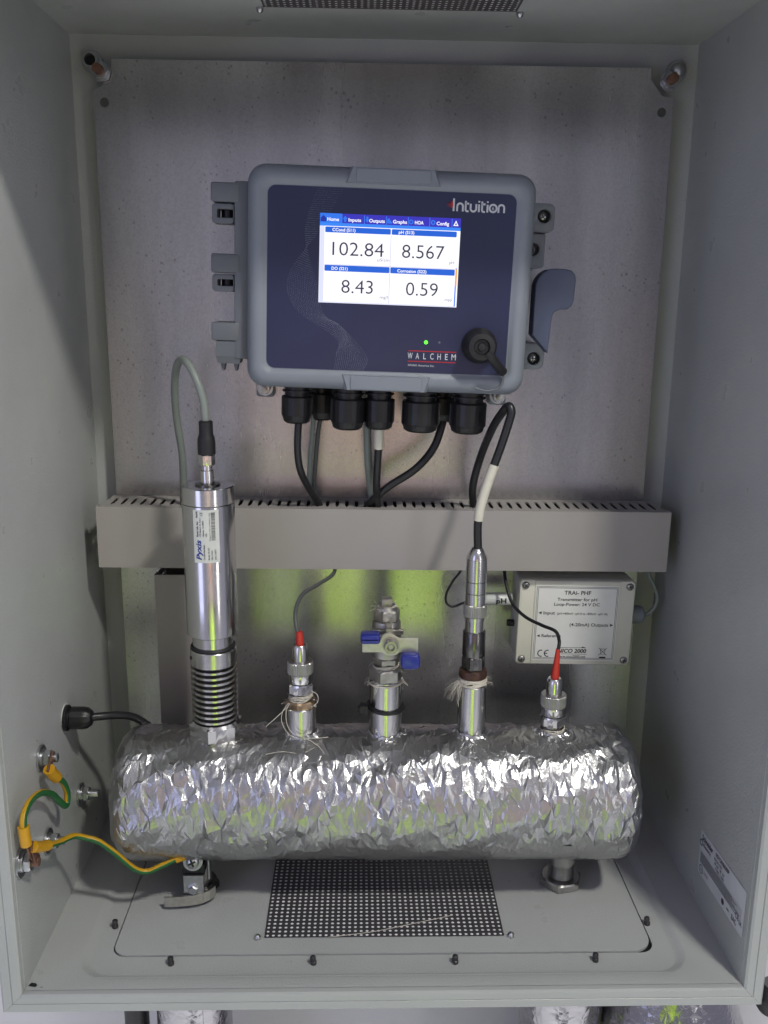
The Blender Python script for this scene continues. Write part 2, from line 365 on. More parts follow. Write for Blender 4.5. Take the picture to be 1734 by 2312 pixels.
loft('gasket', [rr3(-.2440, -.2585, .2440, -.056, .014, -.0072), rr3(-.2250, -.2390, .2250, -.076, .010, -.0072)], 'black_rubber', enc)  # black frame added so the gap round the gland plate reads dark
# perforated vents: real round holes in a dark sheet, pale filter mat behind
def perforated(name, x0, x1, y0, y1, z, th, pitch, r, parent, up=True):
    nx = int(round((x1 - x0) / pitch)); ny = int(round((y1 - y0) / pitch)); dx = (x1 - x0) / nx; dy = (y1 - y0) / ny; V = []; F = []
    for j in range(ny):
        for i in range(nx):
            cx, cy = x0 + (i + .5) * dx, y0 + (j + .5) * dy; b = len(V)
            for k in range(8):
                a = math.pi / 4 * k; c, s = math.cos(a), math.sin(a); q = 1 / max(abs(c), abs(s))
                V.append((cx + c * q * dx / 2, cy + s * q * dy / 2, z))
            for rr_, zz in ((r, z), (r, z - th)):
                for k in range(8): a = math.pi / 4 * k; V.append((cx + rr_ * math.cos(a), cy + rr_ * math.sin(a), zz))
            for k in range(8):
                k2 = (k + 1) % 8; F += [(b + k, b + k2, b + 8 + k2, b + 8 + k), (b + 8 + k, b + 8 + k2, b + 16 + k2, b + 16 + k)]
    return mesh_obj(name, V, F, 'vent_black', parent)
vent = perforated('vent_grille', -.1090, .1090, -.2342, -.064, -.0031, .0003, .00532, .00150, enc)
box('filter_mat', (-.1070, -.2322, -.0078), (.1070, -.066, -.0035), 'filter_mat', vent)
tvent = perforated('vent_grille', -.1075, .1075, -.2235, -.1005, H - .0012, -.0003, .00532, .00150, enc)
box('filter_mat', (-.1055, -.2215, H - .0008), (.1055, -.1025, H + .004), 'filter_mat', tvent)
for x in (-.1150, .1150):
    s = lathe('vent_screw', [(.0030, 0), (.0032, .0012), (.0027, .0030), (.0016, .0042), (.00001, .0045)], 'zinc', enc, (x, -.2345, -.0040), n=20)
    lathe('vent_screw', [(.0030, 0), (.0032, .0012), (.0027, .0030), (.0016, .0042), (.00001, .0045)], 'zinc', enc, (x * .965, -.0945, H), (math.pi, 0, 0), n=20)
for x, y in ((-.1864, -.2661), (-.0628, -.2666), (.0609, -.2671), (.1846, -.2664), (-.247, -.2175), (.245, -.219)):
    st = lathe('stud', [(.0026, 0), (.0028, .0010), (.0028, .0030), (.0022, .0034), (.0022, .0050), (.0027, .0054), (.0024, .0074), (.0012, .0082), (.00001, .0083)], 'screw_dark', enc, (x, y, -.0045), (rad(random.uniform(-5, 5)), rad(random.uniform(-6, 6)), 0), n=18)
# door rim: four mitred lengths of a ribbed channel
RP = [(.0005, -.2985), (.0012, -.3035), (.0030, -.3050), (.0085, -.3055), (.0090, -.3047), (.0096, -.3055), (.0160, -.3058), (.0178, -.3040), (.0182, -.3010), (.0182, -.2850), (.0005, -.2850)]
def rim(k):
    V = []; n = len(RP)
    for e in (0, 1):
        for u, y in RP:
            X_, Z0, Z1 = W + u, -u, H + u
            c = [(-X_, Z0), (X_, Z0), (X_, Z1), (-X_, Z1)]; q = c[(k + e) % 4]; g = .00012 * (1 if e == 0 else -1)
            dv = [(1, 0), (0, 1), (-1, 0), (0, -1)][k]; V.append((q[0] + dv[0] * g, y, q[1] + dv[1] * g))
    F = [(i, (i + 1) % n, n + (i + 1) % n, n + i) for i in range(n)] + [tuple(range(n)), tuple(range(2 * n - 1, n - 1, -1))]
    bm = bmesh.new(); vs = [bm.verts.new(v) for v in V]
    for f in F: bm.faces.new([vs[i] for i in f])
    bm_obj('door_rim', bm, 'paint_rim', enc, smooth=25)
for k in range(4): rim(k)
box('top_gutter', (-W + .0005, -.2990, .7560), (W - .0005, -.2960, H - .0005), 'paint_rim', enc, .0006)
# dark chip in the paint of the front left floor corner
flat('paint_chip', [(-.2990, -.2950), (-.2958, -.2962), (-.2925, -.2968), (-.2915, -.2950), (-.2935, -.2925), (-.2972, -.2918)], 'ink', enc, lambda a, b: (a, b, .0004))
flat('paint_chip', [(-.2890, -.2972), (-.2868, -.2974), (-.2860, -.2968), (-.2880, -.2966)], 'ink', enc, lambda a, b: (a, b, .0004))
lathe('door_hinge', [(.011, 0), (.013, .003), (.013, .020), (.009, .026)], 'black_plastic', enc, (.331, -.296, -.030), n=24)
box('hinge_arm', (.3195, -.293, -.022), (.345, -.287, -.006), 'black_plastic', enc, .0015)
# rating label on the right wall
LX = .2996
rl = flat('rating_label', rrect(-.293, .0345, -.190, .0785, .002, 3), 'sticker_grey', enc, lambda a, b: (LX, a, b + (-.190 - a) * .055 - .002))
fl_ = lambda u, v: (LX - .0003, -.190 - u, .0340 + v + u * .055 - .002)   # u from the inner end outwards, v up
text('Schneider', .004, .0360, .0058, 'ink_grey', rl, fl_, .026, .02)
text('Electric', .008, .0310, .0034, 'ink_grey', rl, fl_, .018, .02)
ribbon('logo_mark', [(.003 + .0028 * math.cos(t * .4), .0322 + .0028 * math.sin(t * .4)) for t in range(17)], .0012, 'ink_grey', rl, fl_)
text('NSYCRN86300P', .037, .0380, .0042, 'ink_grey', rl, fl_, .030, .02)
for i, (s, w) in enumerate((('SPACIAL CRN', .018), ('IP 66  IK 10', .022), ('H 800  L 600', .020))): text(s, .034 + i * .002, .0335 - i * .0040, .0026, 'ink_grey', rl, fl_, w, .015)
flat('fine_print_block', rect(.003, .0125, .098, .0245), 'sticker_dim', rl, lambda u, v: Vector(fl_(u, v)) + Vector((.0001, 0, 0)))
for i in range(9): flat('fine_print_line', rect(.004, .0133 + i * .0012, .097 - random.uniform(0, .02), .0138 + i * .0012), 'ink_grey', rl, fl_)
ribbon('certification_mark', [(.008 + .0042 * math.cos(t * .4), .0068 + .0042 * math.sin(t * .4)) for t in range(17)], .0008, 'ink_grey', rl, fl_)
text('UL', .0060, .0052, .0030, 'ink_grey', rl, fl_); text('LISTED', .0150, .0060, .0024, 'ink_grey', rl, fl_, .010)
flat('disc_mark', circ(.060, .0070, .0030, 18), 'ink_grey', rl, fl_); flat('dash_mark', rect(.069, .0060, .074, .0074), 'ink_grey', rl, fl_)
text('EAC', .080, .0035, .0052, 'ink_grey', rl, fl_, .010, .01); text('CE', .0865, .0108, .0050, 'ink_grey', rl, fl_, .0075, .01); text('UK', .0950, .0090, .0040, 'ink_grey', rl, fl_, .0055, .01)

# ------------------------------------------------------------------ galvanised mounting plate and its hangers
PY = -.020
plate_poly = [(-.2755, .028), (.2735, .028), (.2735, .748), (.262, .750), (.2505, .764), (.2495, .7745), (-.2570, .7745), (-.2585, .763), (-.268, .750), (-.2755, .748)]
mp_ = prism('mounting_plate', plate_poly, PY, PY + .0025, 'galvanised', None, holes=(circ(-.2655, .7365, .0042), circ(.2625, .7355, .0042)))
tag(mp_, 'speckled galvanised steel plate covering the back of the enclosure', 'mounting plate')
for s, lb in ((-1, 'rusty bolted hanger at the top left corner of the plate'), (1, 'rusty bolted hanger at the top right corner of the plate')):
    t = thing('plate_hanger', lb, 'bolt', (s * .2795, -.0008, .7757), group='plate hangers')
    lathe('washer', [(.0098, 0), (.0100, .0012), (.0092, .0024), (.0050, .0024)], 'zinc', t, rot=FY, n=28)
    if s < 0:
        lathe('bush', [(.0072, .0024), (.0072, .0100), (.0052, .0100), (.0050, .0040)], 'zinc', t, rot=FY, n=24)
        lathe('bush_bore', [(.0050, .0042), (.0050, .0046)], 'ink', t, rot=FY, n=24)
    else: lathe('bolt_dome', [(.0072, .0024), (.0072, .0070), (.0062, .0100), (.0036, .0122), (.00001, .0128)], 'zinc', t, rot=FY, n=24)
    d = Vector((-s * .0115, 0, -.0115))
    prism('tab', [(-.004, .004), (.004, -.004), (d.x * 1.35 + .006 * s * -1 * 0 + .005, d.z * 1.35 - .005), (d.x * 1.35 - .005, d.z * 1.35 + .005)] if s < 0 else
          [(.004, .004), (-.004, -.004), (d.x * 1.35 - .005, d.z * 1.35 - .005), (d.x * 1.35 + .005, d.z * 1.35 + .005)], -.0052, -.0030, 'zinc', t)
    hexnut('nut', .0076, .0, .0065, 'zinc', t, (d.x * 1.15, -.0230, d.z * 1.15), FY)
    lathe('bolt_end', [(.0046, 0), (.0046, .0090), (.0040, .0100), (.00001, .0103)], 'rust_copper', t, (d.x * 1.15, -.0290, d.z * 1.15), FY, 20)
    lathe('lock_washer', [(.0086, 0), (.0086, .0018)], 'zinc', t, (d.x * 1.15, -.0208, d.z * 1.15), FY, 20, shape=lambda a: 1 + .06 * math.sin(a * 14))

# ------------------------------------------------------------------ wiring ducts
wd = thing('wiring_duct', 'long grey slotted wiring duct running across the plate', 'wiring duct', (0, 0, 0))
dz0, dz1 = .298, .358; dr = rad(.35)
wd.rotation_euler = (0, dr, 0)
x0, x1 = -.2825, .2815
o = prism('cover', [(-.0806, dz0 - .0005), (-.0806, dz1 + .0008), (-.0705, dz1 + .0008), (-.0705, dz1 - .0010), (-.0785, dz1 - .0010), (-.0785, dz0 + .0015), (-.0705, dz0 + .0015), (-.0705, dz0 - .0005)], x0, x1, 'duct', wd, axes=(1, 2, 0))
box('base', (x0 + .0015, -.0245, dz0), (x1 - .0015, -.0206, dz1 - .001), 'duct', wd)
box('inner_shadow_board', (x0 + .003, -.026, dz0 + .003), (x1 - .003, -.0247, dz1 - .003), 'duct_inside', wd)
box('side_rail', (x0 + .001, -.0306, dz1 - .0030), (x1 - .001, -.0246, dz1 - .0012), 'duct', wd)
box('side_rail', (x0 + .001, -.0306, dz0 + .0012), (x1 - .001, -.0246, dz0 + .0030), 'duct', wd)
nf = 58; pitch = (x1 - x0) / nf; fm = None
for i in range(nf):
    for zz in (dz1 - .0028, dz0 + .0010):
        if fm is None:
            w = pitch * .5
            pf = [(-w + .0018, -.0720), (w - .0018, -.0720), (w - .0018, -.0640), (w - .0006, -.0625), (w - .0006, -.0590), (w - .0018, -.0575), (w - .0018, -.0308), (-w + .0018, -.0308), (-w + .0018, -.0575), (-w + .0006, -.0590), (-w + .0006, -.0625), (-w + .0018, -.0640)]
            f0 = prism('finger', pf, 0, .0018, 'duct', wd, axes=(0, 1, 2), smooth=None); fm = f0.data; f0.location = (x0 + (i + .5) * pitch, 0, zz)
        else:
            q = bpy.data.objects.new('finger', fm); link(q, wd); q.location = (x0 + (i + .5) * pitch, random.uniform(-.0003, .0003), zz)
vd = thing('wiring_duct', 'short vertical grey duct behind the tall steel probe', 'wiring duct')
vx0, vx1, vz0, vz1, vy = -.2310, -.1720, .035, .2865, -.0645
prism('cover', [(vx0, vy), (vx1, vy), (vx1, vy + .010), (vx1 - .0018, vy + .010), (vx1 - .0018, vy + .002), (vx0 + .0018, vy + .002), (vx0 + .0018, vy + .010), (vx0, vy + .010)], vz0, vz1, 'duct', vd, axes=(0, 1, 2))
box('base', (vx0 + .001, -.0240, vz0), (vx1 - .001, -.0206, vz1), 'duct', vd)
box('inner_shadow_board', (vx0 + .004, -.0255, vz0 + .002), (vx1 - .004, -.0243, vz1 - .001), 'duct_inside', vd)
fm = None; n2 = 27; p2 = (vz1 - vz0) / n2
for i in range(n2):
    for xx in (vx0 + .0004, vx1 - .0022):
        if fm is None: f0 = box('finger', (0, -.0575, -p2 / 2 + .0017), (.0018, -.0243, p2 / 2 - .0017), 'duct', vd); fm = f0.data; f0.location = (xx, 0, vz0 + (i + .5) * p2)
        else: q = bpy.data.objects.new('finger', fm); link(q, vd); q.location = (xx, 0, vz0 + (i + .5) * p2)

# ------------------------------------------------------------------ controller
ct = thing('process_controller', 'grey wall-mounted controller with navy front and lit touchscreen', 'controller', (.0005, 0, .5735), (0, rad(1.55), 0))
mm = .001
FYC = -.1470      # front of the lid
def rl3(x0, z0, x1, z1, r, y, n=8): return [(a * mm, y, b * mm) for a, b in rrect(x0, z0, x1, z1, r, n)]
# back box
loft('base_box', [rl3(-119, -89, 119, 90, 14, -.0330), rl3(-120, -90, 120, 91, 14, -.0350), rl3(-121, -91, 121, 92, 14, -.0960), rl3(-119, -89, 119, 90, 13, -.0975)], 'ctrl_grey', ct, True, True)
lid = loft('lid', [rl3(-118, -88, 118, 89, 14, -.0980), rl3(-122.0, -92.6, 122.0, 93.4, 16, -.0990), rl3(-122.6, -93, 122.6, 94, 16, -.1050), rl3(-122.6, -93, 122.6, 94, 16, -.1330), rl3(-121.6, -92, 121.6, 93, 15.5, -.1390),
      rl3(-118.6, -89, 118.6, 90, 14, -.1440), rl3(-114, -84.5, 114, 85.5, 11, -.1468), rl3(-110.5, -81, 110.5, 82, 9, FYC), rl3(-108.5, -79, 108.5, 80, 8.5, -.1464), rl3(-106.0, -76.6, 106.0, 77.4, 8, -.1442), rl3(-105, -75.6, 105, 76.4, 7.5, -.1440)], 'ctrl_grey', ct, True, True, smooth=45)
fp = lambda a, b: (a * mm, -.1444, b * mm)
panel = prism('front_panel', [(a * mm, b * mm) for a, b in rrect(-104.7, -75.3, 104.7, 76.1, 7, 8)], -.1444, -.1434, 'navy', ct)
f1 = lambda a, b: (a * mm, -.14455, b * mm); f2 = lambda a, b: (a * mm, -.14475, b * mm); f3 = lambda a, b: (a * mm, -.14495, b * mm); f4 = lambda a, b: (a * mm, -.14515, b * mm)
# raised badge fields on the lid's top and bottom edges
def badge(z0, z1, xo, xi):
    s = 1 if z1 > z0 else -1
    loft('badge_field', [[(a * mm, y, b * mm) for a, b in pl] for pl, y in (
        ([(-xo, z0), (xo, z0), (xi, z1), (-xi, z1)], -.1440), ([(-xo + 2.4, z0 + .6 * s), (xo - 2.4, z0 + .6 * s), (xi - 2.4, z1 - .4 * s), (-xi + 2.4, z1 - .4 * s)], -.1483))], 'ctrl_grey', lid, True, True, smooth=None)
badge(-78.5, -92.4, 40, 36)
badge(79.5, 93.2, 41, 36)
for z0, z1 in ((-79.6, -91.2), (81.4, 91.6)):
    P = rrect(-31.5, min(z0, z1), 31.5, max(z0, z1), 1.2, 4); ribbon('groove', P + [P[0]], .5 * 1, 'ctrl_dark', lid, lambda a, b: (a * mm, -.1485, b * mm)) if False else None
    ins = prism('badge_insert', [(a * mm, b * mm) for a, b in rrect(-31.0, min(z0, z1), 31.0, max(z0, z1), 1.4, 4)], -.1494, -.1480, 'ctrl_grey', lid, bevel=.0003)
# dotted swirl printed on the panel
V = []; F = []
def dot(x, z, r):
    if -104 < x < 104 and -74.8 < z < 75.4:
        b = len(V); V.extend([f1(x - r, z), f1(x, z - r), f1(x + r, z), f1(x, z + r)]); F.append((b, b + 1, b + 2, b + 3))
for L_ in range(17):
    q = L_ / 16
    P = [Vector((x, 0, z)) for x, z in ((-40 - 22 * q, 78), (-62 - 17 * q + 6 * q * q, 40), (-86 + 23 * q, 4 - 6 * q), (-80 + 24 * q, -24 - 4 * q), (-42 + 4 * q - 10 * (q - .5) ** 2, -48 + 10 * q), (-44 + 26 * q, -62 + 3 * math.sin(q * 6)), (-46 + 24 * q, -78))]
    for p in catmull(P, 22):
        dot(p.x + random.uniform(-.1, .1), p.z, random.uniform(.16, .30))
sw = mesh_obj('dotted_swirl_print', V, F, 'print_dots', panel); sw['kind'] = 'stuff'
# brand lettering on the panel
def logo_text():
    z0 = 61.0; h = 10.2; w = 1.55; xh = 7.0
    def arc(cx, cz, r, a0, a1, n=12): return [(cx + r * math.cos(rad(a0 + (a1 - a0) * k / n)), cz + r * math.sin(rad(a0 + (a1 - a0) * k / n))) for k in range(n + 1)]
    S = []; S.append([(51.6, z0), (51.6, z0 + h)])
    def n_(x): S.append([(x, z0), (x, z0 + 4.3)] + arc(x + 2.4, z0 + 4.0, 2.4, 180, 0) + [(x + 4.8, z0)])
    def t_(x): S.append([(x, z0 + 8.6), (x, z0 + 1.8)] + arc(x + 1.5, z0 + 1.8, 1.5, 180, 270, 5) + [(x + 2.6, z0 + .3)]); S.append([(x, z0 + 6.4), (x + 2.8, z0 + 6.4)])
    def i_(x): S.append([(x, z0), (x, z0 + 6.2)]); S.append([(x, z0 + 7.7), (x, z0 + 9.0)])
    n_(54.6); t_(61.7)
    S.append([(65.9, z0 + 6.4), (65.9, z0 + 2.6)] + arc(68.3, z0 + 2.7, 2.4, 180, 360) + [(70.7, z0 + 6.4)])
    i_(73.0); t_(75.6); i_(80.2); S.append(arc(85.0, z0 + 3.4, 3.0, 0, 360, 24)); n_(89.6)
    for s in S: ribbon('logo_lettering', s, w, 'print_white', panel, f1)
    text('6', 85.0, z0 + 1.9, 3.0, 'print_white', panel, f1, align='C', name='logo_lettering')
    for k in range(6): flat('logo_flare', [(50.0 - .3 * k * k * .2 - k * .55, z0 + 5.3 + 3.0 - .2 * k)] + [(49.9 - k * .9 + 1.2 * math.cos(rad(a)), z0 + 5.3 + (3.0 - .25 * k) * math.sin(rad(a))) for a in range(80, -81, -20)], 'flare%d' % k, panel, lambda a, b, k=k: (a * mm, -.14450 - .00001 * (6 - k), b * mm))
for k in range(6): t = 1 - k / 6; mat('flare%d' % k, tuple(n * (1 - t) + r * t for n, r in zip((.020, .026, .072), (.45, .03, .03))), .4)
logo_text()
for z in (-56.5, -65.5): flat('red_rule', rect(18.6, z - .42, 60.4, z + .42), 'print_red', panel, f1)
for i, c in enumerate('WALCHEM'): text(c, 20.3 + i * 6.35, -63.3, 5.2, 'print_white', panel, f1, bold=.01, align='C', width={'W': 4.3, 'M': 3.9, 'L': 2.3, 'E': 2.4}.get(c, 3.0))
text('IWAKI America Inc.', 18.9, -69.8, 1.9, 'print_white', panel, f1, 23.0)
lathe('status_light', [(.0016, 0), (.0016, .0004), (.0010, .0009), (.00001, .0011)], 'led_green', panel, (.0336, -.1443, -.0488), FY, 18)
lathe('status_light', [(.0010, 0), (.0010, .0003), (.00001, .0006)], 'led_off', panel, (.0453, -.1443, -.0486), FY, 16)
# screen
scr = prism('touchscreen', [(a * mm, b * mm) for a, b in rect(-60.6, -18.2, 58.4, 55.2)], -.14470, -.1440, 'scr_white', ct)
flat('side_strip', rect(-60.4, -18.0, -56.6, 45.5), 'scr_side', scr, lambda a, b: (a * mm, -.14480, b * mm))
flat('bottom_strip', rect(-56.6, -18.0, 56.0, -17.2), 'scr_side', scr, lambda a, b: (a * mm, -.14480, b * mm))
flat('tab_bar', rect(-60.6, 47.6, 58.4, 55.2), 'scr_tab', scr, f3); flat('home_tab', rect(-60.6, 47.6, -42.2, 55.2), 'scr_home', scr, f4)
flat('tab_strip', rect(-60.6, 45.0, 58.4, 47.6), 'scr_strip', scr, f3)
f5 = lambda a, b: (a * mm, -.14535, b * mm)
for x in (-42.1, -23.2, -4.7, 13.8, 32.0, 50.9): flat('tab_divider', rect(x - .25, 47.7, x + .25, 54.6), 'scr_strip', scr, f4)
for s, x, w in (('Home', -54.4, 9.8), ('Inputs', -36.6, 10.6), ('Outputs', -19.2, 13.2), ('Graphs', .9, 11.8), ('HOA', 19.4, 7.4), ('Config', 37.8, 10.6)): text(s, x, 49.1, 2.75, 'scr_white', scr, f5, w, .022, name='tab_text')
# tab icons
flat('icon', [(-60.0, 48.4), (-55.4, 48.4), (-55.4, 51.2), (-57.7, 53.6), (-60.0, 51.2)], 'scr_icon', scr, f5)
flat('icon', [(-40.4, 48.6), (-38.4, 48.6), (-38.4, 51.0), (-37.2, 51.0), (-39.4, 53.6), (-41.6, 51.0), (-40.4, 51.0)], 'scr_home', scr, f5)
flat('icon', [(-21.6, 53.6), (-19.9, 53.6), (-19.9, 51.2), (-19.2, 51.2), (-20.8, 48.6), (-22.6, 51.2), (-21.6, 51.2)], 'scr_home', scr, f5)
flat('icon', [(-4.0, 48.8), (.2, 48.8), (.2, 49.8), (-1.4, 51.2), (-2.4, 53.2), (-4.0, 52.0)], 'scr_home', scr, f5)
ribbon('icon', [(16.2 + 1.5 * math.cos(t * .4), 50.8 + 1.5 * math.sin(t * .4)) for t in range(17)], 1.0, 'scr_home', scr, f5)
ribbon('icon', [(34.8 + 1.5 * math.cos(t * .4), 51.0 + 1.5 * math.sin(t * .4)) for t in range(17)], 1.1, 'scr_home', scr, f5)
flat('warning_icon', [(52.0, 49.0), (56.4, 49.0), (54.2, 53.4)], 'scr_white', scr, f5); flat('warning_icon', [(53.3, 49.7), (55.1, 49.7), (54.2, 51.9)], 'scr_tab', scr, lambda a, b: (a * mm, -.1455, b * mm))
for (a, b, c, d), s, w, big, bx, bw, un, ux, uw in (
        ((-56, 39.8, -.6, 44.4), 'CCond (S11)', 19.5, '102.84', -49.6, 43.6, 'µS/cm', -1.0, 10.0), ((.2, 39.8, 55.4, 44.4), 'pH (S13)', 13.2, '8.567', 9.6, 36.0, 'pH', 54.4, 4.2),
        ((-56, 8.2, -.6, 13.2), 'DO (S21)', 13.8, '8.43', -41.2, 27.0, 'mg/l', -1.0, 7.0), ((.2, 8.2, 55.4, 13.2), 'Corrosion (S22)', 25.0, '0.59', 14.2, 27.4, 'mpy', 54.4, 6.4)):
    flat('value_header', rrect(a, b, c, d, .8, 3), 'scr_blue', scr, f3)
    text(s, (-50 if a < -1 else 6.1), b + 1.1, 2.5, 'scr_white', scr, f4, w, .02, name='header_text')
    zb = 21.3 if b > 30 else -9.6
    text(big, bx, zb, 11.2, 'scr_text', scr, f3, bw, -.006, name='value_text')
    text(un, ux, zb - 3.6, 2.5, 'scr_unit', scr, f3, uw, align='R', name='unit_text')
flat('cell_divider', rect(-.42, -17, -.05, 39.6), 'scr_line', scr, f3); flat('cell_divider', rect(-56.4, 13.5, 55.6, 13.8), 'scr_line', scr, f3)
flat('scroll_bar', rect(56.0, -17.6, 57.0, 14.5), 'scr_home', scr, f3); flat('scroll_thumb', rect(56.0, -.4, 57.4, 13.6), 'scr_orange', scr, f4)
# rubber cap with tether
kb = lathe('port_cap', [(.0150, 0), (.0155, .002), (.0150, .006), (.0128, .009), (.0124, .019), (.0112, .0215), (.0070, .0222), (.0060, .0195), (.0036, .0195), (.0030, .0215), (.00001, .0220)], 'black_rubber', ct, (.0800, -.1443, -.0500), FY, 40)
tube('tether', [(.084, -.1640, -.0545), (.090, -.1620, -.0600), (.0965, -.1560, -.0668), (.1015, -.1500, -.0715)], .0042, 'black_rubber', kb, 6, 12).matrix_parent_inverse = Matrix.Identity(4)
kb.children[0].parent = ct
tube('tether_cord', [(.1000, -.1515, -.0705), (.1025, -.1497, -.0765), (.0995, -.1493, -.0850), (.0900, -.1490, -.0885), (.0790, -.1486, -.0868)], .0011, 'ctrl_dark', ct, 6, 8)
# hinges on the left
box('hinge_rail', (-.1345, -.1300, -.0700), (-.1215, -.1020, .0795), 'ctrl_dark', ct, .0015)
for zt, zb, cap in ((78.0, 44.5, 0), (19.5, -12.5, 0), (-38.5, -73.5, 1)):
    h = box('hinge_knuckle', (-.1545, -.1310, (zt - 16) * mm), (-.1300, -.1020, zt * mm), 'ctrl_dark', ct, .0018)
    if not cap:
        prism('hinge_ring', [(a * mm, b * mm) for a, b in rrect(-154.0, zb, -135.0, zt - 17, 3, 4)], -.1270, -.1060, 'ctrl_dark', ct, holes=([(a * mm, b * mm) for a, b in rrect(-149.5, zb + 5, -135.9, zt - 21.5, 1.0, 3)],), bevel=.0008)
        cyl('hinge_pin', .0058, zb * mm + .003, zt * mm - .018, 'black_plastic', ct, (-.1420, -.1130, 0), n=20)
    else:
        loft('hinge_cap', [[(-.1395 + x * s, -.1165 + y * s, z) for x, y in ((-.0115, -.0130), (.0110, -.0130), (.0110, .0130), (-.0115, .0130))] for s, z in ((1, -.0550), (1, -.0680), (.82, -.0745))], 'ctrl_dark', ct, True, True, smooth=None)
        for x in (-.1455, -.1340): prism('prong', [(x - .0022, -.0740), (x + .0022, -.0740), (x + .0008, -.0812), (x - .0006, -.0812)], -.1230, -.1110, 'ctrl_dark', ct)
# latch handle and base lugs on the right
prism('latch_handle', [(a * mm, b * mm) for a, b in ((129.5, 4), (131.5, 9.5), (135, 14), (140, 17.2), (146, 18.2), (156, 18.0), (161, 16.8), (164, 13.5), (165.2, 9), (164.6, -9), (163, -13.5), (159.5, -16.5), (152, -17.2), (148, -19.5), (146.4, -23), (145.6, -40), (145, -55.4), (129.8, -40))], -.1240, -.1030, 'handle_blue', ct, bevel=.0012)
prism('base_lug', [(a * mm, b * mm) for a, b in rrect(118, 52, 154, 78, 6, 5)], -.0640, -.0330, 'ctrl_grey', ct, holes=([(a * mm, b * mm) for a, b in circ(144, 66.5, 6.0)],), bevel=.001)
prism('base_lug', [(a * mm, b * mm) for a, b in rrect(118, 20, 148.5, 51.8, 3, 5)], -.0560, -.0330, 'ctrl_grey', ct, holes=([(a * mm, b * mm) for a, b in circ(137, 37, 6.0)],), bevel=.001)
prism('base_lug', [(a * mm, b * mm) for a, b in rrect(118, -75, 154, -50, 7, 5)], -.0640, -.0330, 'ctrl_grey', ct, holes=([(a * mm, b * mm) for a, b in circ(144, -64.5, 6.0)],), bevel=.001)
for z, sp in ((66.5, .6), (-64.5, .1)):
    cyl('counterbore', .0060, 0, .0012, 'ink', ct, (.144, -.0560, z * mm), FY, 24)
    screw_head('lug_screw', (.144, -.0572, z * mm), .0043, ct, 'zinc', spin=sp)
box('stand_off', (-.110, -.0330, -.085), (.110, -.0203, -.060), 'ctrl_dark', ct, .001); box('stand_off', (-.110, -.0330, .060), (.110, -.0203, .085), 'ctrl_dark', ct, .001)
for x in (-.1165, .1160):
    lathe('foot_bolt', [(.0080, 0), (.0080, .0015), (.0050, .0015), (.0050, .006)], 'zinc', ct, (x, -.0335, -.1045), FY, 24)
    hexnut('foot_nut', .0062, 0, .0055, 'zinc', ct, (x, -.0375, -.1045), FY); lathe('foot_stud', [(.0028, 0), (.0028, .0095), (.00001, .0100)], 'steel_cast', ct, (x, -.0400, -.1045), FY, 18)
    box('foot_bracket', (x - .009, -.0330, -.1140), (x + .009, -.0206, -.088), 'ctrl_grey', ct, .003, 3)

# cable glands below the controller (screwed into it: parts of the controller)
def gland(x, y, r, drop):
    g = lathe('cable_gland', [(r * .82, -.0905), (r * .82, -.0945), (r * .95, -.0945), (r * .95, -.0960), (r * .80, -.0960), (r * .80, -.0985), (r * .95, -.0985), (r * .95, -.1000), (r * .80, -.1000), (r * .80, -.1040), (r * .3, -.1040)][::-1], 'black_plastic', ct, (x, y, 0), n=32)
    zt = -.1040; L_ = drop
    lathe('gland_nut', [(r * .42, zt - L_), (r * .70, zt - L_), (r * .86, zt - L_ + .0018), (r * .92, zt - L_ + .0055), (r, zt - L_ + .0075), (r, zt - .0012), (r * .95, zt)], 'black_plastic', g, n=72, shape=lambda a: 1 + .010 * math.cos(a * 24), smooth=25)
GL = [(-.0805, -.100, .0142, .0250), (-.0590, -.064, .0140, .0262), (-.0330, -.106, .0158, .0285), (-.0040, -.100, .0145, .0280), (.0345, -.106, .0176, .0285), (.0575, -.064, .0140, .0240), (.0785, -.106, .0170, .0285)]
for g in GL: gland(*g)

# ------------------------------------------------------------------ cables between controller, duct and probes
def cable(label, P, r, m, extra=(), name='cable', group='cables under the controller', sub=8, n=14):
    t = thing(name, label, 'cable', tuple(P[0]), group=group)
    o_ = Vector(P[0]); tube('sheath', [Vector(p) - o_ for p in P], r, m, t, sub, n)
    for nm, Q, r2, m2 in extra: tube(nm, [Vector(q) - o_ for q in Q], r2, m2, t, sub, 16)
    return t
cable('black cable from the leftmost gland curving right into the duct', [(-.080, -.100, .4560), (-.0822, -.100, .440), (-.0829, -.098, .418), (-.0806, -.090, .398), (-.0735, -.075, .378), (-.0655, -.058, .360), (-.058, -.050, .340)], .0035, 'cable_black')
cable('pale grey thin cable beside the black cable under the left glands', [(-.0690, -.072, .452), (-.0700, -.070, .438), (-.0735, -.066, .400), (-.0740, -.060, .378), (-.0700, -.054, .355), (-.067, -.050, .335)], .0023, 'cable_grey')
cable('dark grey thin cable, second of the pair under the left glands', [(-.0600, -.068, .452), (-.0642, -.068, .438), (-.0680, -.066, .400), (-.0695, -.060, .378), (-.0660, -.056, .357), (-.062, -.050, .335)], .0022, 'cable_dark_grey')
cable('thick pale grey cable dropping behind the white-sleeved black cable', [(-.0165, -.088, .450), (-.0173, -.085, .437), (-.0160, -.080, .404), (-.0128, -.064, .374), (-.0098, -.056, .352), (-.008, -.050, .335)], .0038, 'cable_grey')
